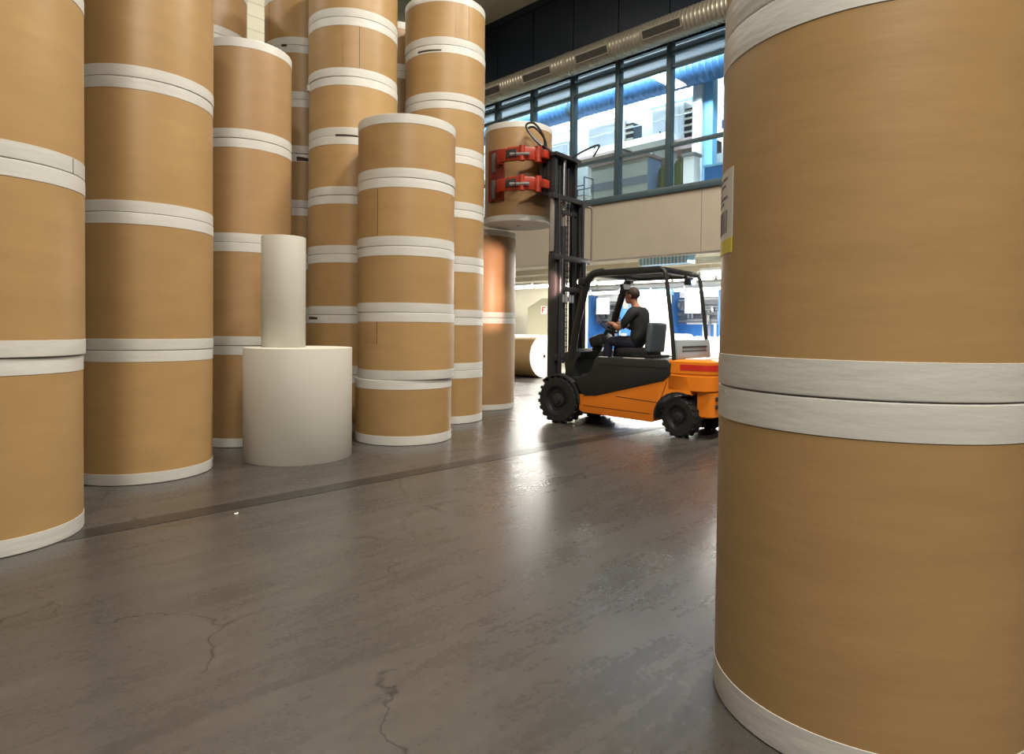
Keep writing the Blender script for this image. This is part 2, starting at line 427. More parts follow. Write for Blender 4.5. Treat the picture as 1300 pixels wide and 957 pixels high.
# ceiling ribs of the lower hall
for k, b in enumerate((2.6, 5.0, 7.2, 10.2)):
    mb = MB(); lb(mb, -6, 24, b, b + 0.22, 3.30, 3.48); struct(wobj(mb, 'trim_%d' % (4 + k), M['hallceil'], smooth=0))
# fluorescent luminaires, each a housing and a tube
def luminaire(t, b, z, ln, label, group):
    r = wempty('fluorescent_light', t, b, z); tag(r, label, 'ceiling light', group)
    m = MB(); m.prism([(-.09, 0.10), (.09, .10), (.14, 0.0), (-.14, 0.0)], -ln / 2, ln / 2)
    o = m.build('housing', M['white'], r, smooth=0); o.rotation_euler = (0, 0, PI / 2)
    m = MB(); m.cyl((-ln / 2 + .04, 0, -.03), (ln / 2 - .04, 0, -.03), 0.09, seg=16); m.build('tube', M['lens'], r)
    m = MB(); m.cyl((-ln * .3, 0, .09), (-ln * .3, 0, 3.48 - z), .012, seg=8); m.build('hanger', M['white'], r)
    m = MB(); m.cyl((ln * .3, 0, .09), (ln * .3, 0, 3.48 - z), .012, seg=8); m.build('hanger', M['white'], r)
NTH = ['first', 'second', 'third', 'fourth', 'fifth', 'sixth', 'seventh', 'eighth']
for k, t in enumerate((7.35, 9.1)):
    luminaire(t, 6.0, 3.16, 1.55, 'bright fluorescent light in the short nearest row, %s from the right' % NTH[k], 'front row of hall lights')
for k in range(8):
    luminaire(9.6 + k * 1.66, 8.0, 3.20, 1.55, 'fluorescent light in the long middle row, %s from the right' % NTH[k], 'middle row of hall lights')
for k in range(6):
    luminaire(11.6 + k * 1.66, 12.4, 3.12, 1.55, 'fluorescent light in the farthest row above the presses, %s from the right' % NTH[k], 'far row of hall lights')
# cable duct under the hall ceiling
o = wempty('cable_tray', 9.5, 3.4, 3.16); tag(o, 'corrugated grey cable tray under the press hall ceiling above the forklift', 'cable tray')
mb = MB(); lb(mb, -0.75, 0.75, -.2, .2, 0, .26); mb.build('tray_body', M['cyan'], o, smooth=0)
for k in range(14):
    mb = MB(); lb(mb, -0.72 + k * .11, -0.68 + k * .11, -.215, -.2, 0, .26); mb.build('rib', M['white'], o, smooth=0)
for x in (-.5, .5):
    mb = MB(); mb.cyl((x, 0, .26), (x, 0, .32), .015); mb.build('hanger', M['steel'], o)
o = wempty('conduit', 8.0, 2.0, 3.40); tag(o, 'thin dark conduit crossing the press hall ceiling beside the big right roll', 'pipe')
mb = MB(); mb.tube([(-1.2, .5, .02), (1.2, -.5, .02)], .018, smooth=0); mb.cyl((-1.1, .45, .02), (-1.1, .45, .08), .012); mb.cyl((1.1, -.45, .02), (1.1, -.45, .08), .012)
mb.build('pipe', M['dark'], o)

# blue press units
def press_unit(t, b, label, w=2.6, h=2.92):
    r = wempty('printing_press_unit', t, b); tag(r, label, 'printing press', 'blue press units in the far hall')
    for s in (-1, 1):
        m = MB(); lb(m, s * w / 2 - .28, s * w / 2 + .28, -.4, .9, 0, h, .015); c = m.build('side_frame', M['blue'], r, smooth=30)
        m = MB(); lb(m, s * w / 2 - .14, s * w / 2 + .14, -.42, -.40, h - .62, h - .25); m.build('sign_plate', M['cabinet'], c, smooth=0)
        m = MB(); lb(m, s * w / 2 - .05, s * w / 2 + .2, -.415, -.40, .9, 1.2); m.build('notice', M['paperwhite'], c, smooth=0)
    m = MB(); lb(m, -w / 2 + .28, w / 2 - .28, 0.3, .7, 0, 1.6); m.build('lower_panel', M['blue'], r, smooth=0)
    m = MB(); lb(m, -w / 2 + .28, w / 2 - .28, 0.3, .8, h - .25, h); m.build('top_beam', M['white'], r, smooth=0)
    for k in range(4):
        x = -w / 2 + .45 + k * .24
        m = MB(); lb(m, x, x + .1, .27, .31, .5, 1.75); m.build('guide_rail', M['white'] if k % 2 else M['midgrey'], r, smooth=0)
    random.seed(int(t * 10))
    m = MB()
    for k in range(7):
        zz = 1.72 + .14 * k
        m.cyl((-w / 2 + .28, -.25 - .12 * (k % 2), zz), (w / 2 - .28, -.25 - .12 * (k % 2), zz), .05 + .015 * (k % 3), seg=12)
    m.build('ink_rollers', M['midgrey'], r)
    m = MB()
    for k in range(9):
        x = -w / 2 + .4 + k * (w - .9) / 8
        m.box((x, .05 + .1 * (k % 2), 1.9 + .5 * random.random()), (.10, .14, .16 + .3 * random.random()))
    m.build('ink_fittings', M['chrome'], r, smooth=0)
    m = MB(); lb(m, -.35, .30, -.55, -.45, 2.02, 2.72, .01); c = m.build('control_screen', M['white'], r, smooth=0)
    m = MB(); lb(m, -.1, .1, -.45, .3, 2.3, 2.4); m.build('bracket', M['steel'], c, smooth=0)
press_unit(12.7, 11.0, 'blue press unit seen between the rear posts of the forklift guard')
press_unit(17.0, 11.0, 'blue press unit seen in front of the driver, past the steering wheel', 2.3, 2.86)
press_unit(8.9, 11.0, 'blue press unit half hidden behind the big right roll', 2.6, 2.92)
# white panel between the press units
o = wempty('folding_screen', 14.05, 9.8); tag(o, 'tall blank white machine screen between two blue press units behind the driver', 'screen')
mb = MB(); lb(mb, -.80, .78, 0, .12, 0.05, 2.72, .02); mb.build('panel', M['hallwall'], o, smooth=30)
mb = MB(); lb(mb, -.86, .84, -.05, .17, 2.72, 2.95, .01); mb.build('head_beam', M['cyan'], o, smooth=0)
for s in (-.6, .6):
    mb = MB(); lb(mb, s - .06, s + .06, -.2, .3, 0, .06); mb.build('foot', M['steel'], o, smooth=0)

# lying rolls in the hall
def lying_roll(t, b, R, ln, label, wrap, dirn=1, group=None):
    r = wempty('lying_paper_roll', t, b, R); tag(r, label, 'paper roll', group)
    m = MB(); m.lathe([(R, -ln / 2 + .004), (R, ln / 2 - .004)], 96, 'X'); m.build('wrap', wrap, r, smooth=60)
    for s in (-1, 1):
        m = MB(); x = s * ln / 2
        m.lathe([(.05, x - s * .01), (.05, x), (R - .006, x), (R, x - s * .006), (R, x - s * .03)], 96, 'X'); e = m.build('end_paper', M['rollend'], r, smooth=30)
        m = MB(); m.cyl((x - s * .02, 0, 0), (x - s * .006, 0, 0), .05); m.build('core', M['core'], e)
    return r
# local +x of the wall frame points to the far left: the near white end is at t - ln/2
lying_roll(12.86, 1.38, .60, 1.5, 'brown wrapped roll lying on its side, white end towards the forklift mast', M['kraft'])
lying_roll(8.55, 4.9, .60, 1.7, 'white roll lying on its side behind the rear of the forklift', M['rollend'])
lying_roll(12.6, 8.2, .62, 2.2, 'cream roll lying on its side behind the seat of the forklift', M['whitepaper'])
# small cream cabinet with sloping top and red fire sign
o = wempty('utility_cabinet', 17.95, 8.0); tag(o, 'cream cabinet with sloped top and small red fire sign', 'cabinet')
mb = MB(); mb.prism([(-.75, 0), (.95, 0), (.95, 2.25), (.15, 2.62), (-.75, 2.62)], -.8, 0.2); mb.build('body', M['beige'], o, smooth=0)
mb = MB(); lb(mb, -.15, .17, -.215, -.20, 1.98, 2.30); sg = mb.build('fire_sign', M['paperwhite'], o, smooth=0)
mb = MB()
lb(mb, .07, .12, -.222, -.215, 2.02, 2.27); lb(mb, -.09, .07, -.222, -.215, 2.22, 2.27); lb(mb, -.02, .07, -.222, -.215, 2.12, 2.16)
mb.build('sign_symbol', M['signred'], sg, smooth=0)
o = wempty('blue_machine', 20.6, 7.6); tag(o, 'sliver of blue machine with black hoses beside the short stack with two tall rolls', 'machine')
mb = MB(); lb(mb, -.5, .5, -.3, .5, 0, 1.75, .02); mb.build('body', M['blue'], o, smooth=30)
mb = MB(); lb(mb, -.42, .42, -.2, .4, 1.75, 2.25, .05); mb.build('head', M['dark'], o, smooth=30)
for k in range(3):
    mb = MB(); mb.tube([(-.45, .2 , 1.7 + k * .16), (-.62, .25, 1.85 + k * .16), (-.4, .2, 2.0 + k * .16)], .03); mb.build('hose', M['guard'], o)
# white sunlit-looking passage door behind the mast
o = wempty('roller_door', 17.85, 9.22); tag(o, 'bright white door seen between mast and forklift cowl', 'door')
mb = MB(); lb(mb, -.42, .30, 0, .06, 0, 2.15); mb.build('leaf', M['hallwall'], o, smooth=0)
mb = MB(); lb(mb, -.48, -.42, -.02, .08, 0, 2.2); lb(mb, .30, .36, -.02, .08, 0, 2.2); lb(mb, -.48, .36, -.02, .08, 2.15, 2.21); mb.build('door_frame', M['midgrey'], o, smooth=0)

# ------------------------------------------------------------------ upper level behind the window
mb = MB(); lb(mb, 9.3, 23.6, 6.6, 6.8, 4.2, 9.6); struct(wobj(mb, 'wall_upper_hall', M['hallwall'], smooth=0))
# large blue duct
o = wempty('large_duct', 0, 0); o.location = WO; tag(o, 'wide blue-grey duct behind the window glass', 'duct')
mb = MB(); prof = []; t = 1.0
while t < 22:
    prof += [(.34, t), (.34, t + .13), (.352, t + .14), (.352, t + .155), (.34, t + .165)]; t += .17
mb.lathe(prof, 40, 'X', (0, -2.5, 7.80)); mb.build('duct_tube', M['duct_blue'], o, smooth=60)
for t in (12.05, 7.2, 16.5):
    mb = MB(); mb.lathe([(.34, t - .04), (.375, t - .04), (.375, t + .04), (.34, t + .04)], 40, 'X', (0, -2.5, 7.80)); mb.build('flange', M['steel'], o, smooth=30)
for t in (6.4, 10.2, 14.0, 17.8):
    mb = MB(); lb(mb, t - .02, t + .02, 2.48, 2.52, 8.14, 9.6); mb.build('hanger', M['steel'], o, smooth=0)
# crane beam above the duct
o = wempty('steel_beam', 0, 0); o.location = WO; tag(o, 'grey steel beam above the wide duct behind the window', 'beam')
mb = MB(); lb(mb, 2, 22, 1.05, 1.13, 7.5, 7.82); lb(mb, 2, 22, .98, 1.20, 7.82, 7.86); lb(mb, 2, 22, .98, 1.20, 7.46, 7.5); mb.build('girder', M['midgrey'], o, smooth=0)
for t in (3.0, 8.0, 12.9, 17.5):
    mb = MB(); lb(mb, t - .05, t + .05, 1.03, 1.15, 7.86, 9.6); mb.build('hanger', M['white'], o, smooth=0)
# machine towers
def tower(t, b, w, dp, z1, label, louvre=True):
    r = wempty('machine_tower', t, b, 4.2); tag(r, label, 'machine', 'white machine towers on the upper level')
    m = MB(); lb(m, -w / 2, w / 2, 0, dp, 0, z1 - 4.2, .02); m.build('housing', M['white'], r, smooth=30)
    m = MB(); lb(m, -w / 2 + .15, w / 2 - .15, -.015, 0, z1 - 5.6, z1 - 4.35); dr_ = m.build('access_door', M['white'], r, smooth=0)
    m = MB(); m.box((w / 2 - .28, .03, z1 - 4.95), (.03, .04, .16)); m.build('handle', M['dark'], dr_, smooth=0)
    if louvre:
        m = MB(); lb(m, -w / 2 - .26, -w / 2 - .001, .05, .5, z1 - 5.5, z1 - 4.4); rk = m.build('louvre_rack', M['dark'], r, smooth=0)
        m = MB()
        for k in range(6): m.box((-w / 2 - .13, -.03, z1 - 5.4 + k * .18), (.26, .06, .05))
        m.build('louvre', M['cream'], rk, smooth=0)
    return r
tower(11.75, 3.6, 1.35, 1.6, 7.55, 'white machine tower with dark louvres left of the bare pale blue panel')
tower(9.65, 3.6, 1.0, 1.6, 7.55, 'white machine tower with dark louvres right of the bare pale blue panel')
tower(14.2, 3.6, 1.9, 1.6, 7.3, 'white machine tower directly behind the raised mast', False)
o = wempty('panelled_machine', 10.75, 5.5, 4.2); tag(o, 'bare pale blue machine face between the white towers upstairs', 'machine')
mb = MB(); lb(mb, -.75, .70, 0, .15, 0, 4.2); mb.build('panel_face', M['cyan'], o, smooth=0)
mb = MB(); lb(mb, -.75, .7, -.03, 0, 0.2, 2.75); mb.build('lower_cover', M['white'], o, smooth=0)
# walkway with brown ledge and rails
o = wempty('walkway', 0, 0); o.location = WO; tag(o, 'white walkway with thin rails running past the machine towers', 'walkway')
mb = MB(); lb(mb, 9.0, 18, 2.62, 3.55, 6.33, 6.50); mb.build('deck', M['white'], o, smooth=0)
mb = MB(); lb(mb, 10.45, 12.2, 2.58, 3.5, 6.25, 6.33); lb(mb, 8.2, 9.1, 2.9, 3.9, 6.05, 6.33); mb.build('ledge', M['brown'], o, smooth=0)
for z in (6.85, 7.2):
    mb = MB(); mb.cyl((8.3, -2.66, z), (18, -2.66, z), .014, seg=8); mb.build('hand_rail', M['midgrey'], o)
for t in (9.1, 10.45, 11.8, 13.2, 14.6, 16.0):
    mb = MB(); mb.cyl((t, -2.66, 6.5), (t, -2.66, 7.2), .014, seg=8); mb.build('rail_post', M['white'], o)
for t in (9.2, 11.2, 13.2, 15.2, 17.5):
    mb = MB(); lb(mb, t - .05, t + .05, 3.3, 3.4, 4.2, 6.33); mb.build('support', M['white'], o, smooth=0)
# white column pair and blue plinth on the right
for tt, bb, nm, mt, lab in ((8.28, 2.85, 'column', 'white', 'white column upstairs, left of the pale blue column'), (8.02, 2.95, 'column', 'cyan', 'pale blue column upstairs, just left of the big right roll')):
    o = wempty(nm, tt, bb, 4.2); tag(o, lab, 'column')
    mb = MB(); lb(mb, -.12, .12, -.12, .12, 0, 5.4); mb.build('shaft', M[mt], o, smooth=0)
    mb = MB(); lb(mb, -.17, .17, -.17, .17, 0, .04); mb.build('foot_plate', M['steel'], o, smooth=0)
o = wempty('blue_cabinet', 6.7, 2.0, 4.2); tag(o, 'long bright blue low cabinet behind the window beside the big right roll', 'cabinet')
mb = MB(); lb(mb, -1.4, .95, 0, .5, 0, 1.02, .01); mb.build('body', M['blue'], o, smooth=30)
mb = MB(); lb(mb, -1.42, .97, -.03, .53, 1.02, 1.07); mb.build('top', M['cyan'], o, smooth=0)
o = wempty('blue_crossbeam', 7.2, 3.3, 4.2); tag(o, 'blue beam with railing between columns at the right end of the window', 'beam')
mb = MB(); lb(mb, -1.3, .7, 0, .15, 2.3, 2.5); mb.build('girder', M['blue'], o, smooth=0)
for t in (-1.2, .6):
    mb = MB(); lb(mb, t - .05, t + .05, .02, .12, 0, 2.3); mb.build('post', M['white'], o, smooth=0)
mb = MB(); mb.cyl((-1.3, -.05, 2.85), (.7, -.05, 2.85), .015); mb.cyl((-.8, -.05, 2.5), (-.8, -.05, 2.85), .015); mb.cyl((.3, -.05, 2.5), (.3, -.05, 2.85), .015); mb.build('railing', M['midgrey'], o)
# grey cabinet with dark stripe
o = wempty('grey_cabinet', 9.77, 1.5, 4.2); tag(o, 'grey cabinet with dark stripe standing behind the window glass', 'cabinet')
mb = MB(); lb(mb, -.87, .87, 0, .62, 0, 1.42, .01); mb.build('body', M['cabinet'], o, smooth=30)
mb = MB(); lb(mb, -.872, .872, -.006, 0, .78, .98); mb.build('stripe', M['cabdark'], o, smooth=0)
mb = MB(); lb(mb, -.874, -.872, .02, .60, .02, 1.40); mb.build('side_panel', M['cabside'], o, smooth=0)
mb = MB(); mb.prism([(-.9, 1.42), (.9, 1.42), (.9, 1.45), (.0, 1.60), (-.9, 1.50)], -.64, .03); mb.build('lid', M['brown'], o, smooth=0)
def gas_cylinder(t, b, label, h=1.3):
    r = wempty('gas_cylinder', t, b, 4.2); tag(r, label, 'gas cylinder', 'olive cylinders behind the window')
    m = MB(); m.lathe([(0, 0), (.15, 0), (.165, .02), (.165, h - .3), (.15, h - .2), (.09, h - .1), (.06, h - .06), (0, h - .05)], 32); m.build('bottle', M['olive'], r)
    m = MB(); m.lathe([(.075, h - .1), (.10, h - .1), (.10, h + .08), (.075, h + .08)], 24); m.build('valve_guard', M['brown'], r)
    m = MB(); m.cyl((0, 0, h - .08), (0, 0, h + .03), .02); m.cyl((-.05, 0, h + .03), (.05, 0, h + .03), .018); m.build('valve', M['chrome'], r)
gas_cylinder(8.62, 1.85, 'olive green gas cylinder next to the grey cabinet behind the window', 1.3)
gas_cylinder(8.18, 1.85, 'olive green gas cylinder right of the thick window mullion', 1.42)
o = wempty('grey_box', 7.84, 1.75, 4.2); tag(o, 'narrow pale grey box between the olive cylinders and blue cabinet', 'box')
mb = MB(); lb(mb, -.14, .14, -.15, .15, 0, 1.25, .01); mb.build('body', M['white'], o, smooth=30)
mb = MB(); lb(mb, -.17, .17, -.18, .18, 1.25, 1.33, .01); mb.build('cap', M['midgrey'], o, smooth=30)
# small chair-like trolley frame just right of the mast
o = wempty('tubular_trolley', 10.42, 0.75, 4.2); tag(o, 'thin dark tubular trolley frame just behind the window by the raised mast', 'trolley')
mb = MB()
for x in (-.3, .2):
    for y in (-.18, .18):
        mb.cyl((x, y, 0), (x, y, .95 if x < 0 else .75), .014, seg=8)
mb.build('legs', M['steel'], o)
mb = MB(); mb.tube([(-.3, -.18, .95), (-.3, .18, .95)], .014, smooth=0); mb.tube([(.2, -.18, .75), (.2, .18, .75)], .014, smooth=0); mb.tube([(-.3, .18, .75), (.2, .18, .75)], .014, smooth=0); mb.tube([(-.3, -.18, .75), (.2, -.18, .75)], .014, smooth=0); mb.build('rails', M['steel'], o)
mb = MB(); mb.box((-.05, 0, .5), (.5, .36, .02)); mb.build('shelf', M['midgrey'], o, smooth=0)

# ------------------------------------------------------------------ paper rolls
def make_roll(R, h, band, wrap='kraft', bands=True):
    r = empty('paper_roll')
    if bands:
        m = MB(); m.lathe([(R, band - .012), (R, h - band + .012)], 112); m.build('kraft_wrap', M[wrap], r, smooth=60)
        for s in (0, 1):
            z = (lambda v: v) if s == 0 else (lambda v: h - v)
            m = MB(); m.lathe([(R - .012, z(.001)), (R - .004, z(.002)), (R + .0015, z(.006)), (R + .0025, z(.016)), (R + .0025, z(band - .001)), (R + .0005, z(band)), (R - .002, z(band))], 112)
            m.build('edge_band', M['band'], r, smooth=12)
            m = MB(); m.lathe([(.04, z(.006)), (.04, z(.001)), (R - .011, z(.001))], 112); e = m.build('end_paper', M['rollend'], r, smooth=20)
            m = MB(); m.cyl((0, 0, z(.012)), (0, 0, z(.004)), .04, seg=20); m.build('core', M['core'], e)
    else:
        m = MB(); m.lathe([(R - .003, .0), (R, .004), (R, h - .004), (R - .003, h)], 112); m.build('paper_surface', M['whitepaper'], r, smooth=60)
        for s in (0, 1):
            z = 0 if s == 0 else h
            m = MB(); m.lathe([(.045, z + (.01 if s == 0 else -.01)), (.045, z), (R - .003, z)], 112); e = m.build('end_face', M['rollend'], r, smooth=20)
            m = MB(); m.cyl((0, 0, z + (.012 if s == 0 else -.012)), (0, 0, z + (.006 if s == 0 else -.006)), .045, seg=20); m.build('core', M['core'], e)
    return r

ORD = ['Bottom', 'Second', 'Third', 'Fourth', 'Fifth', 'Sixth', 'Seventh', 'Eighth']
ROLLS = {}
def place(proto, used, x, y, z, rz, label, group):
    o = proto if not used else copy_tree(proto)
    o.location = (x, y, z); o.rotation_euler = (0, 0, rz); tag(o, label, 'paper roll', group); return o
def stack(key, x, y, R, zs, band, where, group, wrap='kraft', jit=0.006, special={}):
    """zs = joint heights from the floor; one roll between each two"""
    cache = {}
    nn = len(zs) - 1
    rng = random.Random(sum(map(ord, key)) * 13)
    for i in range(nn):
        h = round(zs[i + 1] - zs[i], 4)
        if h not in cache: cache[h] = [make_roll(R, h, band, wrap), False]
        jx, jy = special.get(i, (rng.uniform(-jit, jit), rng.uniform(-jit, jit)))
        nm = 'Topmost' if i == nn - 1 else ORD[i]
        if i not in (0, nn - 1): nm += ' from floor,'
        else: nm += ','
        o = place(cache[h][0], cache[h][1], x + jx, y + jy, zs[i], rng.uniform(0, 6.28), '%s kraft paper roll in %s' % (nm, where), group)
        cache[h][1] = True
        ROLLS[(key, i)] = o

def evenz(n, h): return [round(h * k, 4) for k in range(n + 1)]
stack('A', -3.422, 4.15, .557, [0, 1.186, 2.366, 3.588, 4.76], .105, "the stack cut by the left photo edge", 'rolls of the leftmost stack', special={0: (-.01, 0), 1: (.006, 0), 2: (.004, 0)})
stack('B', -3.479, 6.094, .589, [0, 1.167, 2.353, 3.503, 4.68], .10, "the stack left of the bare white rolls", 'rolls of the second stack from left')
stack('C', -3.237, 7.809, .528, [0, 1.161, 2.33, 3.501, 4.625], .105, "the stack behind the bare white rolls", 'rolls of the stack behind the white rolls', 'kraft_red')
stack('D', -1.338, 8.097, .597, [0, .77, 1.564, 2.336, 3.125, 3.864], .112, "the front five-roll stack", 'short rolls of the front five-roll stack', special={0: (-.018, 0), 1: (.012, 0), 2: (.004, 0), 3: (0, 0), 4: (.006, 0)})
stack('F', -2.24, 9.032, .597, [0, .76, 1.543, 2.339, 3.104, 3.871, 4.64, 5.407, 6.18], .112, "the tall stack behind-left of the five-roll stack", 'short rolls of the tall stack left of the five-roll stack')
stack('G', -1.045, 9.786, .595, [0, .768, 1.538, 2.302, 3.079, 3.851, 4.609, 5.387, 6.103], .112, "the tall stack behind-right of the five-roll stack", 'short rolls of the tall stack right of the five-roll stack')
stack('J', -.552, 11.378, .604, [0, 1.559, 3.035], .095, "the stack beneath the lifted roll", 'tall rolls beneath the lifted roll', 'kraft_red')
stack('E', -3.19, 9.86, .575, evenz(8, .772), .112, "the back stack just left of the tall stacks", 'short rolls of the back stack near the blockwork wall')
stack('I', -4.45, 9.29, .575, evenz(8, .766), .112, "the reddish back stack peeping over nearer rolls", 'short rolls of the stack peeping over the four-roll stack', 'kraft_red')
stack('H', -1.97, 10.72, .57, evenz(8, .771), .112, "the sliver stack between two tall stacks", 'short rolls of the sliver stack', 'kraft_red')
stack('R', 1.327, 2.408, .525, [0, 1.19, 2.50, 3.75], .12, "the big right foreground stack", 'rolls of the foreground stack on the right', jit=0.0, special={0: (.002, 0), 1: (0, 0), 2: (.004, 0)})
# bare white rolls
w = make_roll(.555, 1.165, 0, bands=False); w.location = (-2.282, 6.896, 0); tag(w, 'wide bare white paper roll standing on the floor', 'paper roll', 'bare white rolls')
w2 = make_roll(.225, 1.167, 0, bands=False); w2.location = (-2.438, 6.873, 1.165); tag(w2, 'narrow bare white paper roll standing on top of the wide white roll', 'paper roll', 'bare white rolls')

# details on single rolls: overlapping paper seams, tears, slit bands, a shipping label
def face_angle(x, y, frac):
    """local angle on a roll at (x, y) that the photo shows at frac (-1 left edge .. 1 right edge) of its width"""
    v = math.atan2(-y, -x); return v + math.asin(frac)
def patch(roll, R, a0, a1, z0, z1, name, mat, lift, taper=0.0, seg=10):
    """thin sheet lying on the roll's side; taper pulls the far edge in at the top"""
    rz = roll.rotation_euler.z
    m = MB(); bm = m.bm; rows = []
    for i in range(seg + 1):
        f = i / seg; a = a0 + (a1 - a0) * f - rz
        zz1 = z1 - taper * f * f * (z1 - z0)
        row = []
        for rr in (R - .001, R + lift):
            for z in (z0, zz1): row.append(bm.verts.new((rr * math.cos(a), rr * math.sin(a), z)))
        rows.append(row)
    for i in range(seg):
        p, q = rows[i], rows[i + 1]
        for a, b in ((0, 1), (1, 3), (3, 2), (2, 0)): bm.faces.new((p[a], p[b], q[b], q[a]))
    bm.faces.new((rows[0][0], rows[0][1], rows[0][3], rows[0][2])); bm.faces.new((rows[-1][0], rows[-1][2], rows[-1][3], rows[-1][1]))
    return m.build(name, mat, roll, smooth=30)
def seam(key, i, x, y, R, h, frac, band, z0=None, z1=None, dark=True):
    r = ROLLS[(key, i)]; a = face_angle(x, y, frac)
    wrap = M['kraft']
    o = patch(r, R, a - .35, a, band + .004 if z0 is None else z0, h - band - .004 if z1 is None else z1, 'paper_flap', wrap, .003)
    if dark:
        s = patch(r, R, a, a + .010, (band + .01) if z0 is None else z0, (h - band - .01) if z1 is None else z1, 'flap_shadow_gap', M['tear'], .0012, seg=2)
    return o
seam('F', 6, -2.24, 9.03, .597, .767, .12, .112)
seam('D', 3, -1.338, 8.1, .597, .789, -.56, .112)
seam('D', 1, -1.338, 8.1, .597, .794, -.58, .112, .42, .68)
seam('G', 7, -1.045, 9.79, .595, .716, .56, .112)
seam('E', 7, -3.19, 9.86, .575, .772, -.86, .112)
def slit(key, i, x, y, R, z, f0, f1, hh=.012):
    patch(ROLLS[(key, i)], R + .0025, face_angle(x, y, f0), face_angle(x, y, f1), z - hh, z + hh, 'band_tear', M['tear'], .0015, .3, 6)
slit('F', 4, -2.24, 9.03, .597, .77, -.38, .10, .014)
slit('G', 6, -1.045, 9.79, .595, .70, -.66, -.10, .014)
slit('E', 6, -3.19, 9.86, .575, .765, -.55, -.42, .02)
slit('E', 4, -3.19, 9.86, .575, .70, -.18, .12, .03)
slit('F', 1, -2.24, 9.03, .597, .74, -.95, -.75, .02)
# cut edge in the band of the leftmost stack
a = face_angle(-3.42, 4.15, .83)
patch(ROLLS[('A', 2)], .5595, a, a + .008, .004, .100, 'band_cut', M['tear'], .0015, seg=2)
# loose paper tag on the tall stack
a = face_angle(-2.24, 9.03, -.97); r = ROLLS[('F', 5)]
patch(r, .60, a - .06, a + .03, .68, .76, 'loose_paper_tag', M['band'], .03)
# shipping label on the foreground roll
R0 = ROLLS[('R', 1)]; aw = math.atan2(-2.408, -1.327) - math.radians(57)
lab = patch(R0, .525, aw - .80, aw, .495, .81, 'shipping_label', M['labelwhite'], .0012, seg=16)
lab['label'] = 'white printed label with yellow lower strip'
def subpatch(a0, a1, z0, z1, name, mat, lift=.0035):
    o = patch(R0, .525, a0, a1, z0, z1, name, mat, lift, seg=max(2, int((a1 - a0) / .05))); o.parent = lab; return o
subpatch(aw - .80, aw, .497, .55, 'yellow_strip', M['yellow'])
for k in range(8):
    subpatch(aw - .62 + .07 * k, aw - .59 + .07 * k, .575, .66, 'barcode_bar', M['ink'])
for k, (z, l) in enumerate(((.685, .4), (.705, .5), (.725, .32), (.75, .45), (.775, .5))):
    subpatch(aw - .60, aw - .60 + l, z, z + .008, 'text_line', M['ink'])

# ------------------------------------------------------------------ forklift (local +x forward, +y left, z up; origin between the front wheels)
FA = math.radians(-51); FF = Vector((math.sin(FA), math.cos(FA), 0)); FL = Vector((-FF.y, FF.x, 0))
FO = Vector((0.68, 9.42, 0)) - FL * 0.62
FR = math.atan2(FF.y, FF.x)
fk = empty('forklift', FO, FR)
tag(fk, 'orange and black forklift with roll clamp, lifting a paper roll', 'forklift')
fk['label'] = 'orange and black electric forklift with tall mast and red roll clamp'
def fb(m, name, mat, parent=fk, smooth=35): return m.build(name, mat, parent, smooth=smooth)

def wheel(cx, cy, R, w, name, steer=0.0, lugs=20):
    side = 1 if cy > 0 else -1
    m = MB()
    m.lathe([(R * .58, -w * .42), (R * .62, -w / 2), (R * .90, -w / 2), (R * .965, -w * .40), (R * .975, 0), (R * .965, w * .40), (R * .90, w / 2), (R * .62, w / 2), (R * .58, w * .42)], 48, 'Y')
    for k in range(lugs):
        for s in (-1, 1):
            a = 2 * PI * (k + (.5 if s > 0 else 0)) / lugs
            rot = Matrix.Rotation(-a, 4, 'Y') @ Matrix.Rotation(.35 * s, 4, 'X')
            p = Vector((R * .965 * math.cos(a), s * w * .25, R * .965 * math.sin(a)))
            m.box(p, (R * .09, w * .48, R * .13), rot)
    o = fb(m, name, M['tyre'], smooth=30); o.location = (cx, cy, R); o.rotation_euler = (0, 0, steer)
    y = side * w
    m = MB(); m.lathe([(R * .60, y * .44), (R * .56, y * .46), (R * .50, y * .30), (R * .30, y * .26), (R * .28, y * .40), (R * .17, y * .44), (R * .15, y * .52), (0, y * .53)], 32, 'Y')
    for k in range(8):
        a = 2 * PI * k / 8
        m.cyl((R * .38 * math.cos(a), y * .26, R * .38 * math.sin(a)), (R * .38 * math.cos(a), y * .33, R * .38 * math.sin(a)), R * .04, seg=8)
    rm = fb(m, 'rim', M['rim'], o, 30)
    return o
wheel(0.02, .475, .345, .28, 'front_wheel'); wheel(0.02, -.475, .345, .28, 'front_wheel')
wheel(-1.86, .47, .262, .20, 'rear_wheel', -.18, 18); wheel(-1.86, -.47, .262, .20, 'rear_wheel', -.18, 18)
m = MB(); m.cyl((0.02, -.35, .345), (0.02, .35, .345), .09); m.box((0.02, 0, .36), (.3, .34, .3), bev=.03); fb(m, 'front_axle', M['dark'])
m = MB(); m.box((-1.86, 0, .30), (.16, .74, .12), bev=.02); m.cyl((-1.86, -.3, .42), (-1.86, .3, .42), .04); fb(m, 'rear_axle', M['dark'])

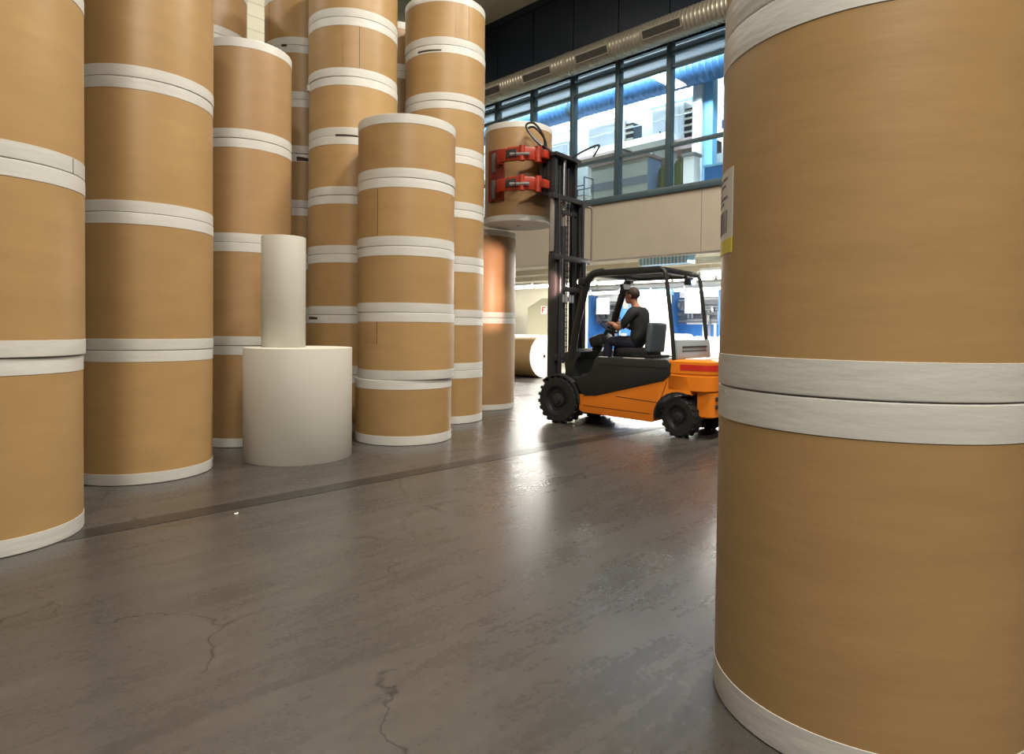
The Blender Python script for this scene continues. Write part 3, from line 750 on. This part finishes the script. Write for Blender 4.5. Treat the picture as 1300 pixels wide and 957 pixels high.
# orange lower chassis with a rear wheel arch cut into its side
arch = [(-1.86 + .345 * math.cos(a), .262 + .33 * math.sin(a)) for a in [math.radians(v) for v in range(-8, 121, 12)]]
prof = [(-.34, .46), (-.345, .23), (-.40, .20), (-1.48, .165), (-1.515, .19)] + arch + [(-2.03, .56), (-1.98, .80), (-1.72, .82), (-1.62, .74), (-.62, .475)]
m = MB(); m.prism(prof, -.585, .585, .012); fb(m, 'chassis', M['orange'])
for s in (-1, 1):
    m = MB(); out = arch; inn = [(-1.86 + (x + 1.86) * .93, .262 + (z - .262) * .93) for x, z in arch]
    m.prism(out + inn[::-1], s * .36, s * .592); fb(m, 'wheel_arch_liner', M['hood'])
m = MB(); m.box((-2.0, 0, .49), (.34, .72, .26), bev=.01); fb(m, 'rear_frame', M['dark'])
m = MB()
for s in (-1, 1):
    m.bar((-.42, s * .586, .30), (-1.47, s * .586, .275), .006, .006); m.bar((-.95, s * .586, .47), (-1.60, s * .586, .43), .006, .006)
    m.bar((-1.60, s * .586, .44), (-1.70, s * .586, .72), .006, .008)
fb(m, 'panel_seam', M['hood'], smooth=0)
# counterweight: upper rounded shell, lower block between the wheels
def rounded_plan(x0, x1, hw, r, nseg=8):
    """plan outline with the two rear corners (at x0) rounded"""
    pts = [(x1, -hw), (x1, hw)]
    for k in range(nseg + 1):
        a = PI / 2 + (PI / 2) * k / nseg
        pts.append((x0 + r + r * math.cos(a), hw - r + r * math.sin(a)))
    for k in range(nseg + 1):
        a = PI + (PI / 2) * k / nseg
        pts.append((x0 + r + r * math.cos(a), -hw + r + r * math.sin(a)))
    return pts
def plan_prism(pts, levels, bev=0):
    """stack of plan outlines: levels = [(z, inset, xshift)]"""
    mb_ = MB(); bm = mb_.bm; rows = []
    cx = sum(p[0] for p in pts) / len(pts)
    for z, ins, dx in levels:
        rows.append([bm.verts.new((p[0] + dx + (ins if p[0] < cx else 0), p[1] * (1 - ins / .58), z)) for p in pts])
    nn = len(pts)
    for a, b in zip(rows, rows[1:]):
        for i in range(nn): bm.faces.new((a[i], a[(i + 1) % nn], b[(i + 1) % nn], b[i]))
    bm.faces.new(rows[0][::-1]); bm.faces.new(rows[-1]); return mb_
cwp = rounded_plan(-2.30, -1.72, .585, .17)
m = plan_prism(cwp, [(.60, .03, 0), (.62, 0, 0), (.80, 0, 0), (.81, .012, 0), (.825, .012, 0), (.835, 0, 0), (.985, 0, 0), (1.005, .025, 0)]); cw = fb(m, 'counterweight', M['orange'], smooth=45)
cwl = rounded_plan(-2.30, -2.08, .50, .08)
m = plan_prism(cwl, [(.27, .03, .02), (.29, 0, 0), (.60, 0, 0)]); lo = fb(m, 'lower_counterweight', M['orange'], cw)
m = MB()
for z in (.52, .42):
    for y in (-.33, .33): m.box((-2.30, y, z), (.03, .24, .05), bev=.01)
fb(m, 'air_slots', M['dark'], cw)
m = MB(); m.box((-2.302, .12, .73), (.012, .34, .045), bev=.004); fb(m, 'name_plate', M['midgrey'], cw)
strip = rounded_plan(-2.303, -1.88, .588, .172)
m = plan_prism(strip, [(.875, 0, 0), (.95, 0, 0)]); fb(m, 'red_light_strip', M['redstrip'], cw)
m = MB(); m.cyl((-2.33, 0, .60), (-2.33, 0, .70), .02); m.box((-2.32, 0, .65), (.05, .10, .12), bev=.01); fb(m, 'tow_pin', M['dark'], cw)

# black hood with the slanting lower edge, step well, cowl
hp = [(-.62, 1.0), (-1.69, 1.0), (-1.755, .955), (-1.745, .80), (-1.66, .725), (-.64, .455), (-.44, .44), (-.36, .50), (-.30, .62), (-.28, .70), (-.50, .72), (-.56, .84)]
for s in (1, -1):
    m = MB(); m.prism(hp, s * .50, s * .605, .018); sp = fb(m, 'side_panel', M['hood'])
    m = MB(); m.bar((-.68, s * .606, .905), (-1.72, s * .606, .895), .006, .012); fb(m, 'panel_groove', M['guard'], sp, 0)
    m = MB(); m.box((-1.2, s * .56, 1.004), (.30, .05, .006)); m.box((-.72, s * .56, 1.004), (.12, .05, .006)); fb(m, 'hood_highlight', M['paperwhite'], sp, 0)  # white patches stand in for highlights along the hood edge
m = MB(); m.box((-1.18, 0, .86), (1.12, 1.02, .27), bev=.03); fb(m, 'battery_hood', M['hood'])
m = MB(); m.box((-.42, 0, .66), (.60, 1.04, .06), bev=.01); m.box((-.14, 0, .58), (.3, .62, .3), bev=.03); fb(m, 'floor_plate', M['hood'])
m = MB(); m.prism([(-.06, .66), (-.02, 1.02), (-.16, 1.10), (-.34, 1.06), (-.30, .98), (-.22, .94), (-.20, .66)], -.52, .52, .02); fb(m, 'cowl', M['hood'])
for s in (1, -1):
    m = MB()
    pts = []
    for k in range(13):
        a = math.radians(45 + 140 * k / 12)
        pts.append((0.02 + .385 * math.cos(a), .345 + .385 * math.sin(a)))
    inn = [(0.02 + (x - .02) * .94, .345 + (z - .345) * .94) for x, z in pts]
    m.prism(pts + inn[::-1], s * .33, s * .615, .006); fb(m, 'front_fender', M['hood'])

# dashboard, steering column and wheel
m = MB(); m.box((-.36, .02, 1.22), (.24, .34, .16), Matrix.Rotation(.35, 4, 'Y'), bev=.04); m.bar((-.24, .02, .98), (-.33, .02, 1.18), .12, .12, .03)
db_ = fb(m, 'dashboard', M['hood'])
m = MB(); m.bar((-.40, .04, 1.26), (-.50, .04, 1.41), .05, .05, .015); sc_ = fb(m, 'steering_column', M['guard'])
ax = Vector((-.55, 0, .83)).normalized()
m = MB(); rot = Vector((0, 0, 1)).rotation_difference(ax).to_matrix().to_4x4()
ring = []
for k in range(33):
    a = 2 * PI * k / 32; ring.append(rot @ Vector((.15 * math.cos(a), .15 * math.sin(a), 0)) + Vector((-.505, .04, 1.425)))
m.tube(ring, .014, 8, 0)
for a in (0.5, 2.6, 4.7):
    p = rot @ Vector((.15 * math.cos(a), .15 * math.sin(a), 0)) + Vector((-.505, .04, 1.425)); m.bar((-.505, .04, 1.42), p, .02, .012)
m.cyl(Vector((-.505, .04, 1.425)) - ax * .02, Vector((-.505, .04, 1.425)) + ax * .01, .035, seg=16)
fb(m, 'steering_wheel', M['guard'], sc_)
m = MB()
for k in range(4): m.cyl((-.62 + k * .03, -.30 - k * .04, 1.02), (-.60 + k * .03, -.30 - k * .04, 1.26), .012, seg=8); m.sphere((-.60 + k * .03, -.30 - k * .04, 1.27), .02)
m.box((-.58, -.37, 1.02), (.22, .24, .08), bev=.02); fb(m, 'hydraulic_levers', M['guard'])
# seat
m = MB(); m.box((-.98, 0, 1.065), (.50, .46, .13), bev=.04); seat = fb(m, 'seat_cushion', M['hood'])
m = MB(); m.box((-1.245, 0, 1.28), (.09, .47, .42), Matrix.Rotation(-.10, 4, 'Y'), bev=.03, seg=3); sb = fb(m, 'seat_backrest', M['seat'])
m = MB(); m.box((-1.196, 0, 1.28), (.04, .38, .36), Matrix.Rotation(-.10, 4, 'Y'), bev=.015); fb(m, 'back_cushion', M['hood'], sb)
m = MB(); m.box((-1.16, 0, 1.015), (.36, .50, .04), bev=.01); fb(m, 'seat_base', M['guard'], seat)

# overhead guard
for s in (1, -1):
    m = MB(); m.tube([(-.16, s * .50, .98), (-.24, s * .52, 1.4), (-.38, s * .54, 1.90), (-.45, s * .545, 2.08), (-.54, s * .55, 2.165), (-.70, s * .55, 2.19)], .055, 10); fb(m, 'front_pillar', M['guard'])
    m = MB(); m.tube([(-1.56, s * .55, 2.20), (-1.62, s * .55, 2.16), (-1.655, s * .55, 2.05), (-1.74, s * .55, 1.40), (-1.78, s * .55, 1.0)], .027, 10); fb(m, 'rear_post', M['guard'])
    m = MB(); m.bar((-.62, s * .55, 2.175), (-1.58, s * .55, 2.185), .085, .095, .025); fb(m, 'roof_rail', M['guard'])
m = MB(); m.box((-.60, 0, 2.165), (.14, 1.1, .07), Matrix.Rotation(.0, 4, 'Y'), bev=.02); fb(m, 'front_crossbeam', M['guard'])
m = MB(); m.box((-1.58, 0, 2.18), (.10, 1.1, .08), bev=.02); fb(m, 'rear_crossbeam', M['guard'])
for k in range(6):
    m = MB(); y = -.40 + .16 * k; m.bar((-.62, y, 2.19), (-1.56, y, 2.195), .03, .045, .006); fb(m, 'roof_bar', M['guard'])
# grille panel between the rear posts
m = MB(); m.box((-1.80, 0, 1.135), (.04, 1.10, .25), Matrix.Rotation(.08, 4, 'Y'), bev=.012); rp = fb(m, 'rear_panel', M['rearpanel'])
m = MB(); m.box((-1.826, 0, 1.165), (.012, .80, .022), bev=.004); m.box((-1.822, 0, 1.11), (.012, .80, .014), bev=.004); fb(m, 'panel_slot', M['dark'], rp)
m = MB(); m.box((-2.0, .1, 1.012), (.22, .6, .012)); fb(m, 'paper_sheet', M['paperwhite'], rp, 0)
# mirror, work lamps, blue warning lamp
m = MB(); m.bar((-.80, .10, 2.17), (-.80, .10, 2.05), .02, .02); m.box((-.80, .10, 2.0), (.05, .24, .10), Matrix.Rotation(.25, 4, 'Y'), bev=.02); mi = fb(m, 'mirror', M['guard'])
m = MB(); m.box((-.83, .10, 2.0), (.008, .21, .075), Matrix.Rotation(.25, 4, 'Y')); fb(m, 'mirror_glass', M['midgrey'], mi, 0)
for s in (1, -1):
    m = MB(); m.box((-.40, s * .62, 2.06), (.10, .12, .11), bev=.025); m.bar((-.42, s * .62, 2.06), (-.45, s * .52, 2.06), .03, .03); wl = fb(m, 'work_lamp', M['guard'])
    m = MB(); m.cyl((-.352, s * .62, 2.06), (-.340, s * .62, 2.06), .042, seg=20); fb(m, 'lamp_lens', M['worklamp'] if s > 0 else M['midgrey'], wl)
m = MB(); m.bar((-1.60, -.12, 2.16), (-1.66, -.12, 2.08), .03, .03); m.box((-1.67, -.12, 2.06), (.10, .13, .10), bev=.02); bl = fb(m, 'warning_lamp', M['guard'])
m = MB(); m.sphere((-1.73, -.12, 2.05), .035, seg=16); fb(m, 'blue_lens', M['bluelamp'], bl)

# mast: outer, middle and inner rails raised in steps
MX, MY = .36, -.035
def channel(m, x, y, z0, z1, w, dpt, side):
    """C channel opening inwards: web + two flanges"""
    m.box((x, y, (z0 + z1) / 2), (dpt, .018, z1 - z0), bev=.003)
    for s in (-1, 1): m.box((x + s * (dpt / 2 - .009), y - side * w / 2, (z0 + z1) / 2), (.018, w, z1 - z0), bev=.003)
m = MB()
for s in (1, -1): channel(m, MX - .06, MY + s * .42, .09, 2.52, .07, .13, s)
ms = fb(m, 'mast', M['mast'])
for c_, d_ in (((MX - .135, MY, 2.47), (.05, 1.00, .09)), ((MX - .135, MY, .95), (.04, .86, .10)), ((MX - .1, MY, .20), (.06, .86, .16))):
    m = MB(); m.box(c_, d_, bev=.01); fb(m, 'outer_crossbar', M['mast'], ms)
m = MB()
for s in (1, -1): channel(m, MX - .02, MY + s * .36, .30, 3.42, .06, .11, s)
fb(m, 'middle_rails', M['mast'], ms)
for c_, d_ in (((MX - .06, MY - .02, 3.40), (.10, .98, .08)), ((MX - .10, MY, 2.0), (.03, .74, .08))):
    m = MB(); m.box(c_, d_, bev=.01); fb(m, 'middle_crossbar', M['mast'], ms)
for s in (1, -1):
    m = MB(); m.box((MX - .02, MY + s * .378, 2.97), (.075, .016, .80), bev=.003); fb(m, 'polished_track', M['polish'], ms)
m = MB()
for s in (1, -1): channel(m, MX + .03, MY + s * .30, .75, 4.08, .055, .10, s)
fb(m, 'inner_rails', M['mast'], ms)
for c_, d_ in (((MX + .0, MY, 4.06), (.13, .70, .06)), ((MX - .02, MY, 3.2), (.03, .60, .07))):
    m = MB(); m.box(c_, d_, bev=.01); fb(m, 'inner_crossbar', M['mast'], ms)
for s in (1, -1):
    m = MB(); m.cyl((MX - .15, MY + s * .33, .25), (MX - .15, MY + s * .33, 2.45), .038, seg=16); cyl_ = fb(m, 'lift_cylinder', M['mast'], ms)
    m = MB(); m.cyl((MX - .12, MY + s * .33, 2.45), (MX - .12, MY + s * .33, 3.38), .024, seg=16); fb(m, 'piston_rod', M['mast'], cyl_)
m = MB(); m.cyl((MX + .03, MY, .85), (MX + .03, MY, 3.0), .05, seg=20); cf = fb(m, 'centre_cylinder', M['mast'], ms)
m = MB(); m.cyl((MX + .03, MY, 3.0), (MX + .03, MY, 4.05), .032, seg=20); fb(m, 'centre_rod', M['chrome'], cf)
for s in (1, -1):
    m = MB()
    for k in range(60):
        m.box((MX + .03, MY + s * .12, .95 + k * .05), (.022 if k % 2 else .014, .026, .046))
    fb(m, 'lift_chain', M['dark'], ms, 0)
m = MB()
for k, y in enumerate((-.2, -.16, .16, .2)):
    m.tube([(MX - .05, MY + y, .6), (MX - .06, MY + y, 1.4), (MX - .05, MY + y, 2.3), (MX - .02, MY + y, 3.3)], .013, 8)
fb(m, 'mast_hoses', M['guard'], ms)
m = MB(); m.box((MX - .02, MY, 1.86), (.08, .30, .06), bev=.01)
for y in (-.13, -.05, .05, .13): m.cyl((MX - .07, MY + y, 1.80), (MX - .07, MY + y, 1.92), .022, seg=10)
fb(m, 'valve_block', M['midgrey'], ms)
m = MB(); m.tube([(MX - .10, MY - .50, 3.36), (MX - .14, MY - .56, 3.33), (MX - .14, MY - .565, 3.1), (MX - .14, MY - .565, 2.50)], .018, 8); fb(m, 'hose_guard', M['brown'], ms)
m = MB(); m.tube([(MX - .05, MY - .1, 4.08), (MX - .25, MY - .25, 4.22), (MX - .30, MY - .5, 4.32), (MX - .12, MY - .62, 4.20)], .016, 8); fb(m, 'hose_loop', M['guard'], ms)

# carriage and roll clamp (the clamped roll stands at x = 1.28, z 3.08 - 4.64)
KX, KR = 1.28, .55
m = MB(); m.box((MX + .115, MY, 3.78), (.06, .62, .62), bev=.012)
for z in (3.52, 4.02): m.box((MX + .15, MY, z), (.05, .78, .09), bev=.01)
ca = fb(m, 'carriage', M['mast'])
m = MB(); m.cyl((MX + .16, 0, 3.80), (MX + .24, 0, 3.80), .24, seg=32); m.box((MX + .27, 0, 3.80), (.07, .52, .60), bev=.02); fb(m, 'rotator', M['dark'], ca)
m = MB()
for z in (4.05, 3.60): m.box((MX + .24, 0, z), (.12, .98, .15), bev=.02)
fb(m, 'clamp_frame', M['red'], ca)
for s in (1, -1):
    arms = []
    for z in (4.05, 3.60):
        m = MB()
        # knuckle, elbow and reach of one arm in plan
        pts = [(MX + .20, s * .40), (MX + .34, s * .64), (KX - .34, s * .70), (KX - .14, s * .685)]
        w_ = (.15, .16, .15)
        for (p, q), ww in zip(zip(pts, pts[1:]), w_):
            m.bar((p[0], p[1], z), (q[0], q[1], z), .07, ww + .05, .015)
        m.cyl((MX + .20, s * .42, z - .12), (MX + .20, s * .42, z + .12), .06, seg=16)
        m.cyl((MX + .34, s * .64, z - .115), (MX + .34, s * .64, z + .115), .05, seg=16)
        m.box((MX + .14, s * .36, z), (.14, .16, .13), bev=.02)
        arm = fb(m, 'clamp_arm', M['red']); arms.append(arm)
        m = MB(); m.box((KX - .44, s * .735, z), (.20, .014, .12), bev=.005); fb(m, 'arm_recess', M['dark'], arm)
        m = MB(); m.cyl((MX + .22, s * .60, z - .02), (KX - .44, s * .765, z - .02), .028, seg=14); fb(m, 'clamp_cylinder', M['chrome'], arm)
    arm = arms[0]
    # curved pad pressing on the roll
    m = MB(); bm = m.bm; rows = []
    for k in range(9):
        a = s * PI / 2 + (k - 4) * .068
        row = []
        for rr in (KR + .004, KR + .042):
            for z in (3.40, 4.20): row.append(bm.verts.new((KX + rr * math.cos(a), rr * math.sin(a), z)))
        rows.append(row)
    for p, q in zip(rows, rows[1:]):
        for a, b in ((0, 1), (1, 3), (3, 2), (2, 0)): bm.faces.new((p[a], p[b], q[b], q[a]))
    bm.faces.new([rows[0][i] for i in (0, 1, 3, 2)]); bm.faces.new([rows[-1][i] for i in (0, 2, 3, 1)])
    pad = fb(m, 'clamp_pad', M['darkred'], arm)
    m = MB()
    for zc in (4.00, 3.58):
        a = s * PI / 2; rr = KR + .045
        m.box((KX + .03, s * rr, zc), (.08, .012, .30), bev=.004)
    fb(m, 'pad_rubber', M['rubber'], pad)
    for z in (4.05, 3.60):
        m = MB(); m.box((KX - .12, s * (KR + .07), z), (.09, .07, .22), bev=.012); fb(m, 'pad_hinge', M['red'], pad)
m = MB()
m.tube([(MX + .10, .25, 4.10), (MX + .28, .42, 4.30), (MX + .38, .5, 4.50), (MX + .30, .40, 4.55), (MX + .20, .28, 4.35), (MX + .22, .22, 4.1)], .017, 8)
m.tube([(MX + .12, .20, 4.10), (MX + .30, .36, 4.32), (MX + .40, .44, 4.46), (MX + .32, .36, 4.50), (MX + .22, .22, 4.32), (MX + .24, .16, 4.1)], .017, 8)
m.tube([(MX + .02, .3, 4.08), (MX + .14, .34, 4.18), (MX + .26, .3, 4.20), (MX + .3, .2, 4.1)], .017, 8)
fb(m, 'clamp_hoses', M['guard'], ca)
m = MB(); m.box((MX + .24, .26, 4.16), (.12, .16, .10), bev=.02); m.cyl((MX + .24, .2, 4.2), (MX + .24, .2, 4.26), .03); m.cyl((MX + .28, .3, 4.2), (MX + .28, .3, 4.25), .025); fb(m, 'hydraulic_valve', M['midgrey'], ca)

# the lifted roll
kp = FO + FF * KX
k_ = make_roll(KR, 1.56, .095, 'kraft_red'); k_.location = (kp.x, kp.y, 3.08)
tag(k_, 'kraft paper roll lifted high in the red clamp of the forklift', 'paper roll')

# ------------------------------------------------------------------ driver
pr = empty('person', FO, FR)
pr.location = FO
tag(pr, 'person in black T-shirt and dark trousers driving the forklift, hands on steering wheel', 'person')
def skin_obj(name, verts, edges, radii, mat, root=0, sub=2):
    me = bpy.data.meshes.new(name); me.from_pydata([Vector(v) for v in verts], edges, [])
    o = bpy.data.objects.new(name, me); COL.objects.link(o)
    md = o.modifiers.new('s', 'SKIN'); md.use_smooth_shade = True
    for i, r in enumerate(radii):
        sv = me.skin_vertices[0].data[i]; rr = r if isinstance(r, tuple) else (r, r)
        sv.radius = rr; sv.use_root = (i == root)
    if sub:
        sd = o.modifiers.new('u', 'SUBSURF'); sd.levels = sub; sd.render_levels = sub
    return o
def bake(o):
    dg = bpy.context.evaluated_depsgraph_get(); dg.update()
    me = bpy.data.meshes.new_from_object(o.evaluated_get(dg))
    old = o.data; o.modifiers.clear(); o.data = me; bpy.data.meshes.remove(old); return o

HIP = (-1.00, 0, 1.21)
V, Ed, Rd = [], [], []
def addv(p, r, link=None):
    V.append(p); Rd.append(r)
    if link is not None: Ed.append((link, len(V) - 1))
    return len(V) - 1
hip = addv(HIP, (.135, .115))
wst = addv((-1.01, 0, 1.36), (.14, .11), hip)
chs = addv((-.985, 0, 1.52), (.165, .12), wst)
shc = addv((-.955, 0, 1.645), (.13, .085), chs)
nk0 = addv((-.925, 0, 1.715), .058, shc)
nk1 = addv((-.895, 0, 1.775), .055, nk0)
skl = addv((-.855, 0, 1.87), .085, nk1)
def arm(s, hand):
    sh = addv((-.955, s * .185, 1.625), .062, shc)
    ua = addv((-.90, s * .235, 1.52), .050, sh)
    el = addv((-.795, s * .25, 1.405), .043, ua)
    hx, hy, hz = hand
    fm = addv((-.70, s * .225 * .5 + hy * .5 + s * .01, 1.43), .040, el)
    wr = addv((hx - .085, hy + s * .012, hz - .012), .027, fm)
    pm = addv((hx - .03, hy, hz + .005), (.040, .020), wr)
    # four fingers curling over the rim, thumb leaving the side of the palm
    for k, ln in enumerate((.92, 1.0, .95, .78)):
        y0 = hy + s * (-.030 + .020 * k)
        a = addv((hx + .008, y0, hz + .016), .0095, pm)
        b = addv((hx + .008 + .030 * ln, y0, hz + .008), .009, a)
        c = addv((hx + .008 + .034 * ln, y0, hz - .022 * ln), .0085, b)
        addv((hx + .010 + .010 * ln, y0, hz - .036 * ln), .0075, c)
    t0 = addv((hx - .02, hy - s * .040, hz - .004), .011, pm)
    t1 = addv((hx + .008, hy - s * .052, hz - .014), .010, t0)
    addv((hx + .028, hy - s * .044, hz - .026), .008, t1)
arm(1, (-.585, .165, 1.475)); arm(-1, (-.585, -.085, 1.475))
def leg(s):
    th = addv((-.93, s * .095, 1.195), .088, hip)
    tm = addv((-.75, s * .13, 1.21), .080, th)
    kn = addv((-.575, s * .15, 1.215), .060, tm)
    sh = addv((-.545, s * .15, 1.04), .056, kn)
    an = addv((-.50, s * .15, .785), .038, sh)
    addv((-.42, s * .155, .735), .034, an)
leg(1); leg(-1)
body = skin_obj('body', V, Ed, Rd, M['skin'], 0, 2)
bake(body)
# head shapes fused into the body with a voxel remesh so the figure stays one surface
bm = bmesh.new(); bm.from_mesh(body.data)
def ell(c, sc, seg=20):
    bmesh.ops.create_uvsphere(bm, u_segments=seg, v_segments=14, radius=1, matrix=Matrix.Translation(Vector(c)) @ Matrix.Diagonal((*sc, 1)))
ell((-.860, 0, 1.895), (.098, .076, .098)); ell((-.815, 0, 1.825), (.060, .055, .062)); ell((-.785, 0, 1.795), (.030, .032, .028))
ell((-.752, 0, 1.855), (.020, .013, .022)); ell((-.766, 0, 1.872), (.014, .011, .030)); ell((-.770, 0, 1.905), (.02, .048, .016))
ell((-.763, 0, 1.822), (.016, .024, .008)); ell((-.765, 0, 1.810), (.015, .022, .008))
for s in (-1, 1):
    ell((-.868, s * .078, 1.868), (.020, .010, .032)); ell((-.80, s * .04, 1.855), (.025, .022, .022))
bm.to_mesh(body.data); bm.free()
rmod = body.modifiers.new('r', 'REMESH'); rmod.mode = 'VOXEL'; rmod.voxel_size = .006; rmod.use_smooth_shade = True
smd = body.modifiers.new('sm', 'SMOOTH'); smd.iterations = 3; smd.factor = .5
bake(body); body.data.materials.clear(); body.data.materials.append(M['skin']); body.data.shade_smooth(); body.parent = pr
for s in (-1, 1):
    m = MB(); m.sphere((-.772, s * .032, 1.878), .010, seg=12); m.build('eye', M['eye'], body)
# hair cap
m = MB(); bm = m.bm
bmesh.ops.create_uvsphere(bm, u_segments=28, v_segments=20, radius=1, matrix=Matrix.Translation((-.868, 0, 1.905)) @ Matrix.Diagonal((.108, .086, .100, 1)))
kill = [v for v in bm.verts if (v.co.x > -.80 and v.co.z < 1.945) or (v.co.x > -.86 and v.co.z < 1.895) or v.co.z < 1.828]
bmesh.ops.delete(bm, geom=kill, context='VERTS')
hr = m.build('hair', M['hair'], pr); sol = hr.modifiers.new('t', 'SOLIDIFY'); sol.thickness = .012; sol.offset = -1; bake(hr)
# clothes: the body surface, offset outwards and cut at collar, cuffs, waist and hems
def garment(name, keep, off, mat):
    bm = bmesh.new(); bm.from_mesh(body.data); bm.normal_update()
    bmesh.ops.delete(bm, geom=[f for f in bm.faces if not keep(f.calc_center_median())], context='FACES')
    for _ in range(4): bmesh.ops.smooth_vert(bm, verts=bm.verts, factor=.5, use_axis_x=True, use_axis_y=True, use_axis_z=True)
    bm.normal_update()
    for v in bm.verts: v.co += v.normal * off
    me = bpy.data.meshes.new(name); bm.to_mesh(me); bm.free(); me.materials.append(mat); me.shade_smooth()
    o = bpy.data.objects.new(name, me); COL.objects.link(o); o.parent = pr
    sd = o.modifiers.new('t', 'SOLIDIFY'); sd.thickness = .006; sd.offset = 0; bake(o); return o
garment('t_shirt', lambda c: c.x < -.845 + (.0 if abs(c.y) > .17 else .12) and 1.235 < c.z < 1.70 and not (c.z > 1.66 and abs(c.y) < .075 and c.x > -.935), .016, M['shirt'])
garment('trousers', lambda c: .80 < c.z < 1.29 and c.x > -1.3, .011, M['trousers'])
for s in (1, -1):
    m = MB(); m.box((-.45, s * .153, .722), (.26, .095, .06), bev=.025, seg=3); m.sphere((-.50, s * .153, .755), .05, (1.1, .95, .9)); m.build('shoe', M['shoe'], pr)

# small scrap on the floor
o = empty('paper_scrap', (-2.02, 4.72, .0), .4); tag(o, 'tiny white paper scrap lying on the concrete floor', 'scrap')
m = MB(); m.box((0, 0, .006), (.026, .016, .006), Matrix.Rotation(.15, 4, 'X')); m.box((.01, .006, .010), (.014, .012, .006), Matrix.Rotation(.5, 4, 'Y')); m.build('paper_bit', M['paperwhite'], o, smooth=0)

# ------------------------------------------------------------------ light
W = bpy.data.worlds.new('World'); S.world = W; W.use_nodes = True
bg = W.node_tree.nodes['Background']; bg.inputs['Color'].default_value = (1.0, 0.93, 0.80, 1); bg.inputs['Strength'].default_value = 0.09
def area(name, loc, sx, sy, power, col, target=None, rz=0.0):
    l = bpy.data.lights.new(name, 'AREA'); l.shape = 'RECTANGLE'; l.size = sx; l.size_y = sy; l.energy = power; l.color = col
    o = bpy.data.objects.new(name, l); COL.objects.link(o); o.location = loc
    if target is not None:
        dd = Vector(target) - Vector(loc); o.rotation_euler = dd.to_track_quat('-Z', 'Y').to_euler()
    else: o.rotation_euler = (0, 0, rz)
    return o
warm = (1.0, .92, .79)
for i, (x, y, p) in enumerate(((1.8, 5.4, 560), (4.6, 7.6, 640), (0.6, 0.6, 240), (0.2, -4.6, 950), (2.6, -3.0, 450), (-3.6, 12.2, 220), (-7.5, 8.2, 220))):
    area('warehouse_lamp', (x, y, 9.3), 1.6, .5, p, warm, rz=math.radians(45))
for i, (t, b, p) in enumerate(((8.0, 4.0, 1050), (13.0, 3.6, 800), (18.5, 3.6, 850), (9.5, 9.0, 450), (15.5, 9.0, 450))):
    q = wpt(t, b, 3.25); area('press_hall_lamp', q, 5.0, .5, p, (1, .97, .90), rz=WROT)
for i, (t, b, p) in enumerate(((5.5, .6, 430), (9.5, .6, 640), (13.5, .6, 700), (17.5, .6, 480))):  # unseen lamps added above the window head to brighten the upper towers
    area('upper_hall_fill_lamp', wpt(t, b, 9.2), 3.4, .6, p, (.84, .93, 1), target=wpt(t, 4.5, 7.4))
sp = bpy.data.lights.new('forklift_work_light', 'SPOT'); sp.energy = 300; sp.color = (1, .58, .44); sp.spot_size = math.radians(44); sp.spot_blend = .5; sp.shadow_soft_size = .04
so = bpy.data.objects.new('forklift_work_light', sp); COL.objects.link(so); so.parent = fk; so.location = (-.32, .62, 2.06)
so.rotation_euler = Vector((2.2, -.45, .0)).to_track_quat('-Z', 'Y').to_euler()

# ------------------------------------------------------------------ camera
F_PX = 818.0; PITCH = math.radians(-1.2824); ROLL = math.radians(.6067)
cam = bpy.data.cameras.new('Camera'); co = bpy.data.objects.new('Camera', cam); COL.objects.link(co)
cam.sensor_fit = 'HORIZONTAL'; cam.sensor_width = 36; cam.lens = 36 * F_PX / 1300
cam.shift_y = -(478.5 - 434) / 1300
cam.clip_start = .05; cam.clip_end = 200
c, s = math.cos(ROLL), math.sin(ROLL); cp, sp_ = math.cos(PITCH), math.sin(PITCH)
right0 = Vector((1, 0, 0)); up0 = Vector((0, -sp_, cp)); fwd = Vector((0, cp, sp_))
right = right0 * c + up0 * s; up = up0 * c - right0 * s
co.matrix_world = Matrix((right, up, -fwd)).transposed().to_4x4()
co.location = (0, 0, 1.4)
S.camera = co
S.view_settings.view_transform = 'Standard'; S.view_settings.look = 'None'
S.view_settings.exposure = 0; S.view_settings.gamma = 1; S.view_settings.use_curve_mapping = False
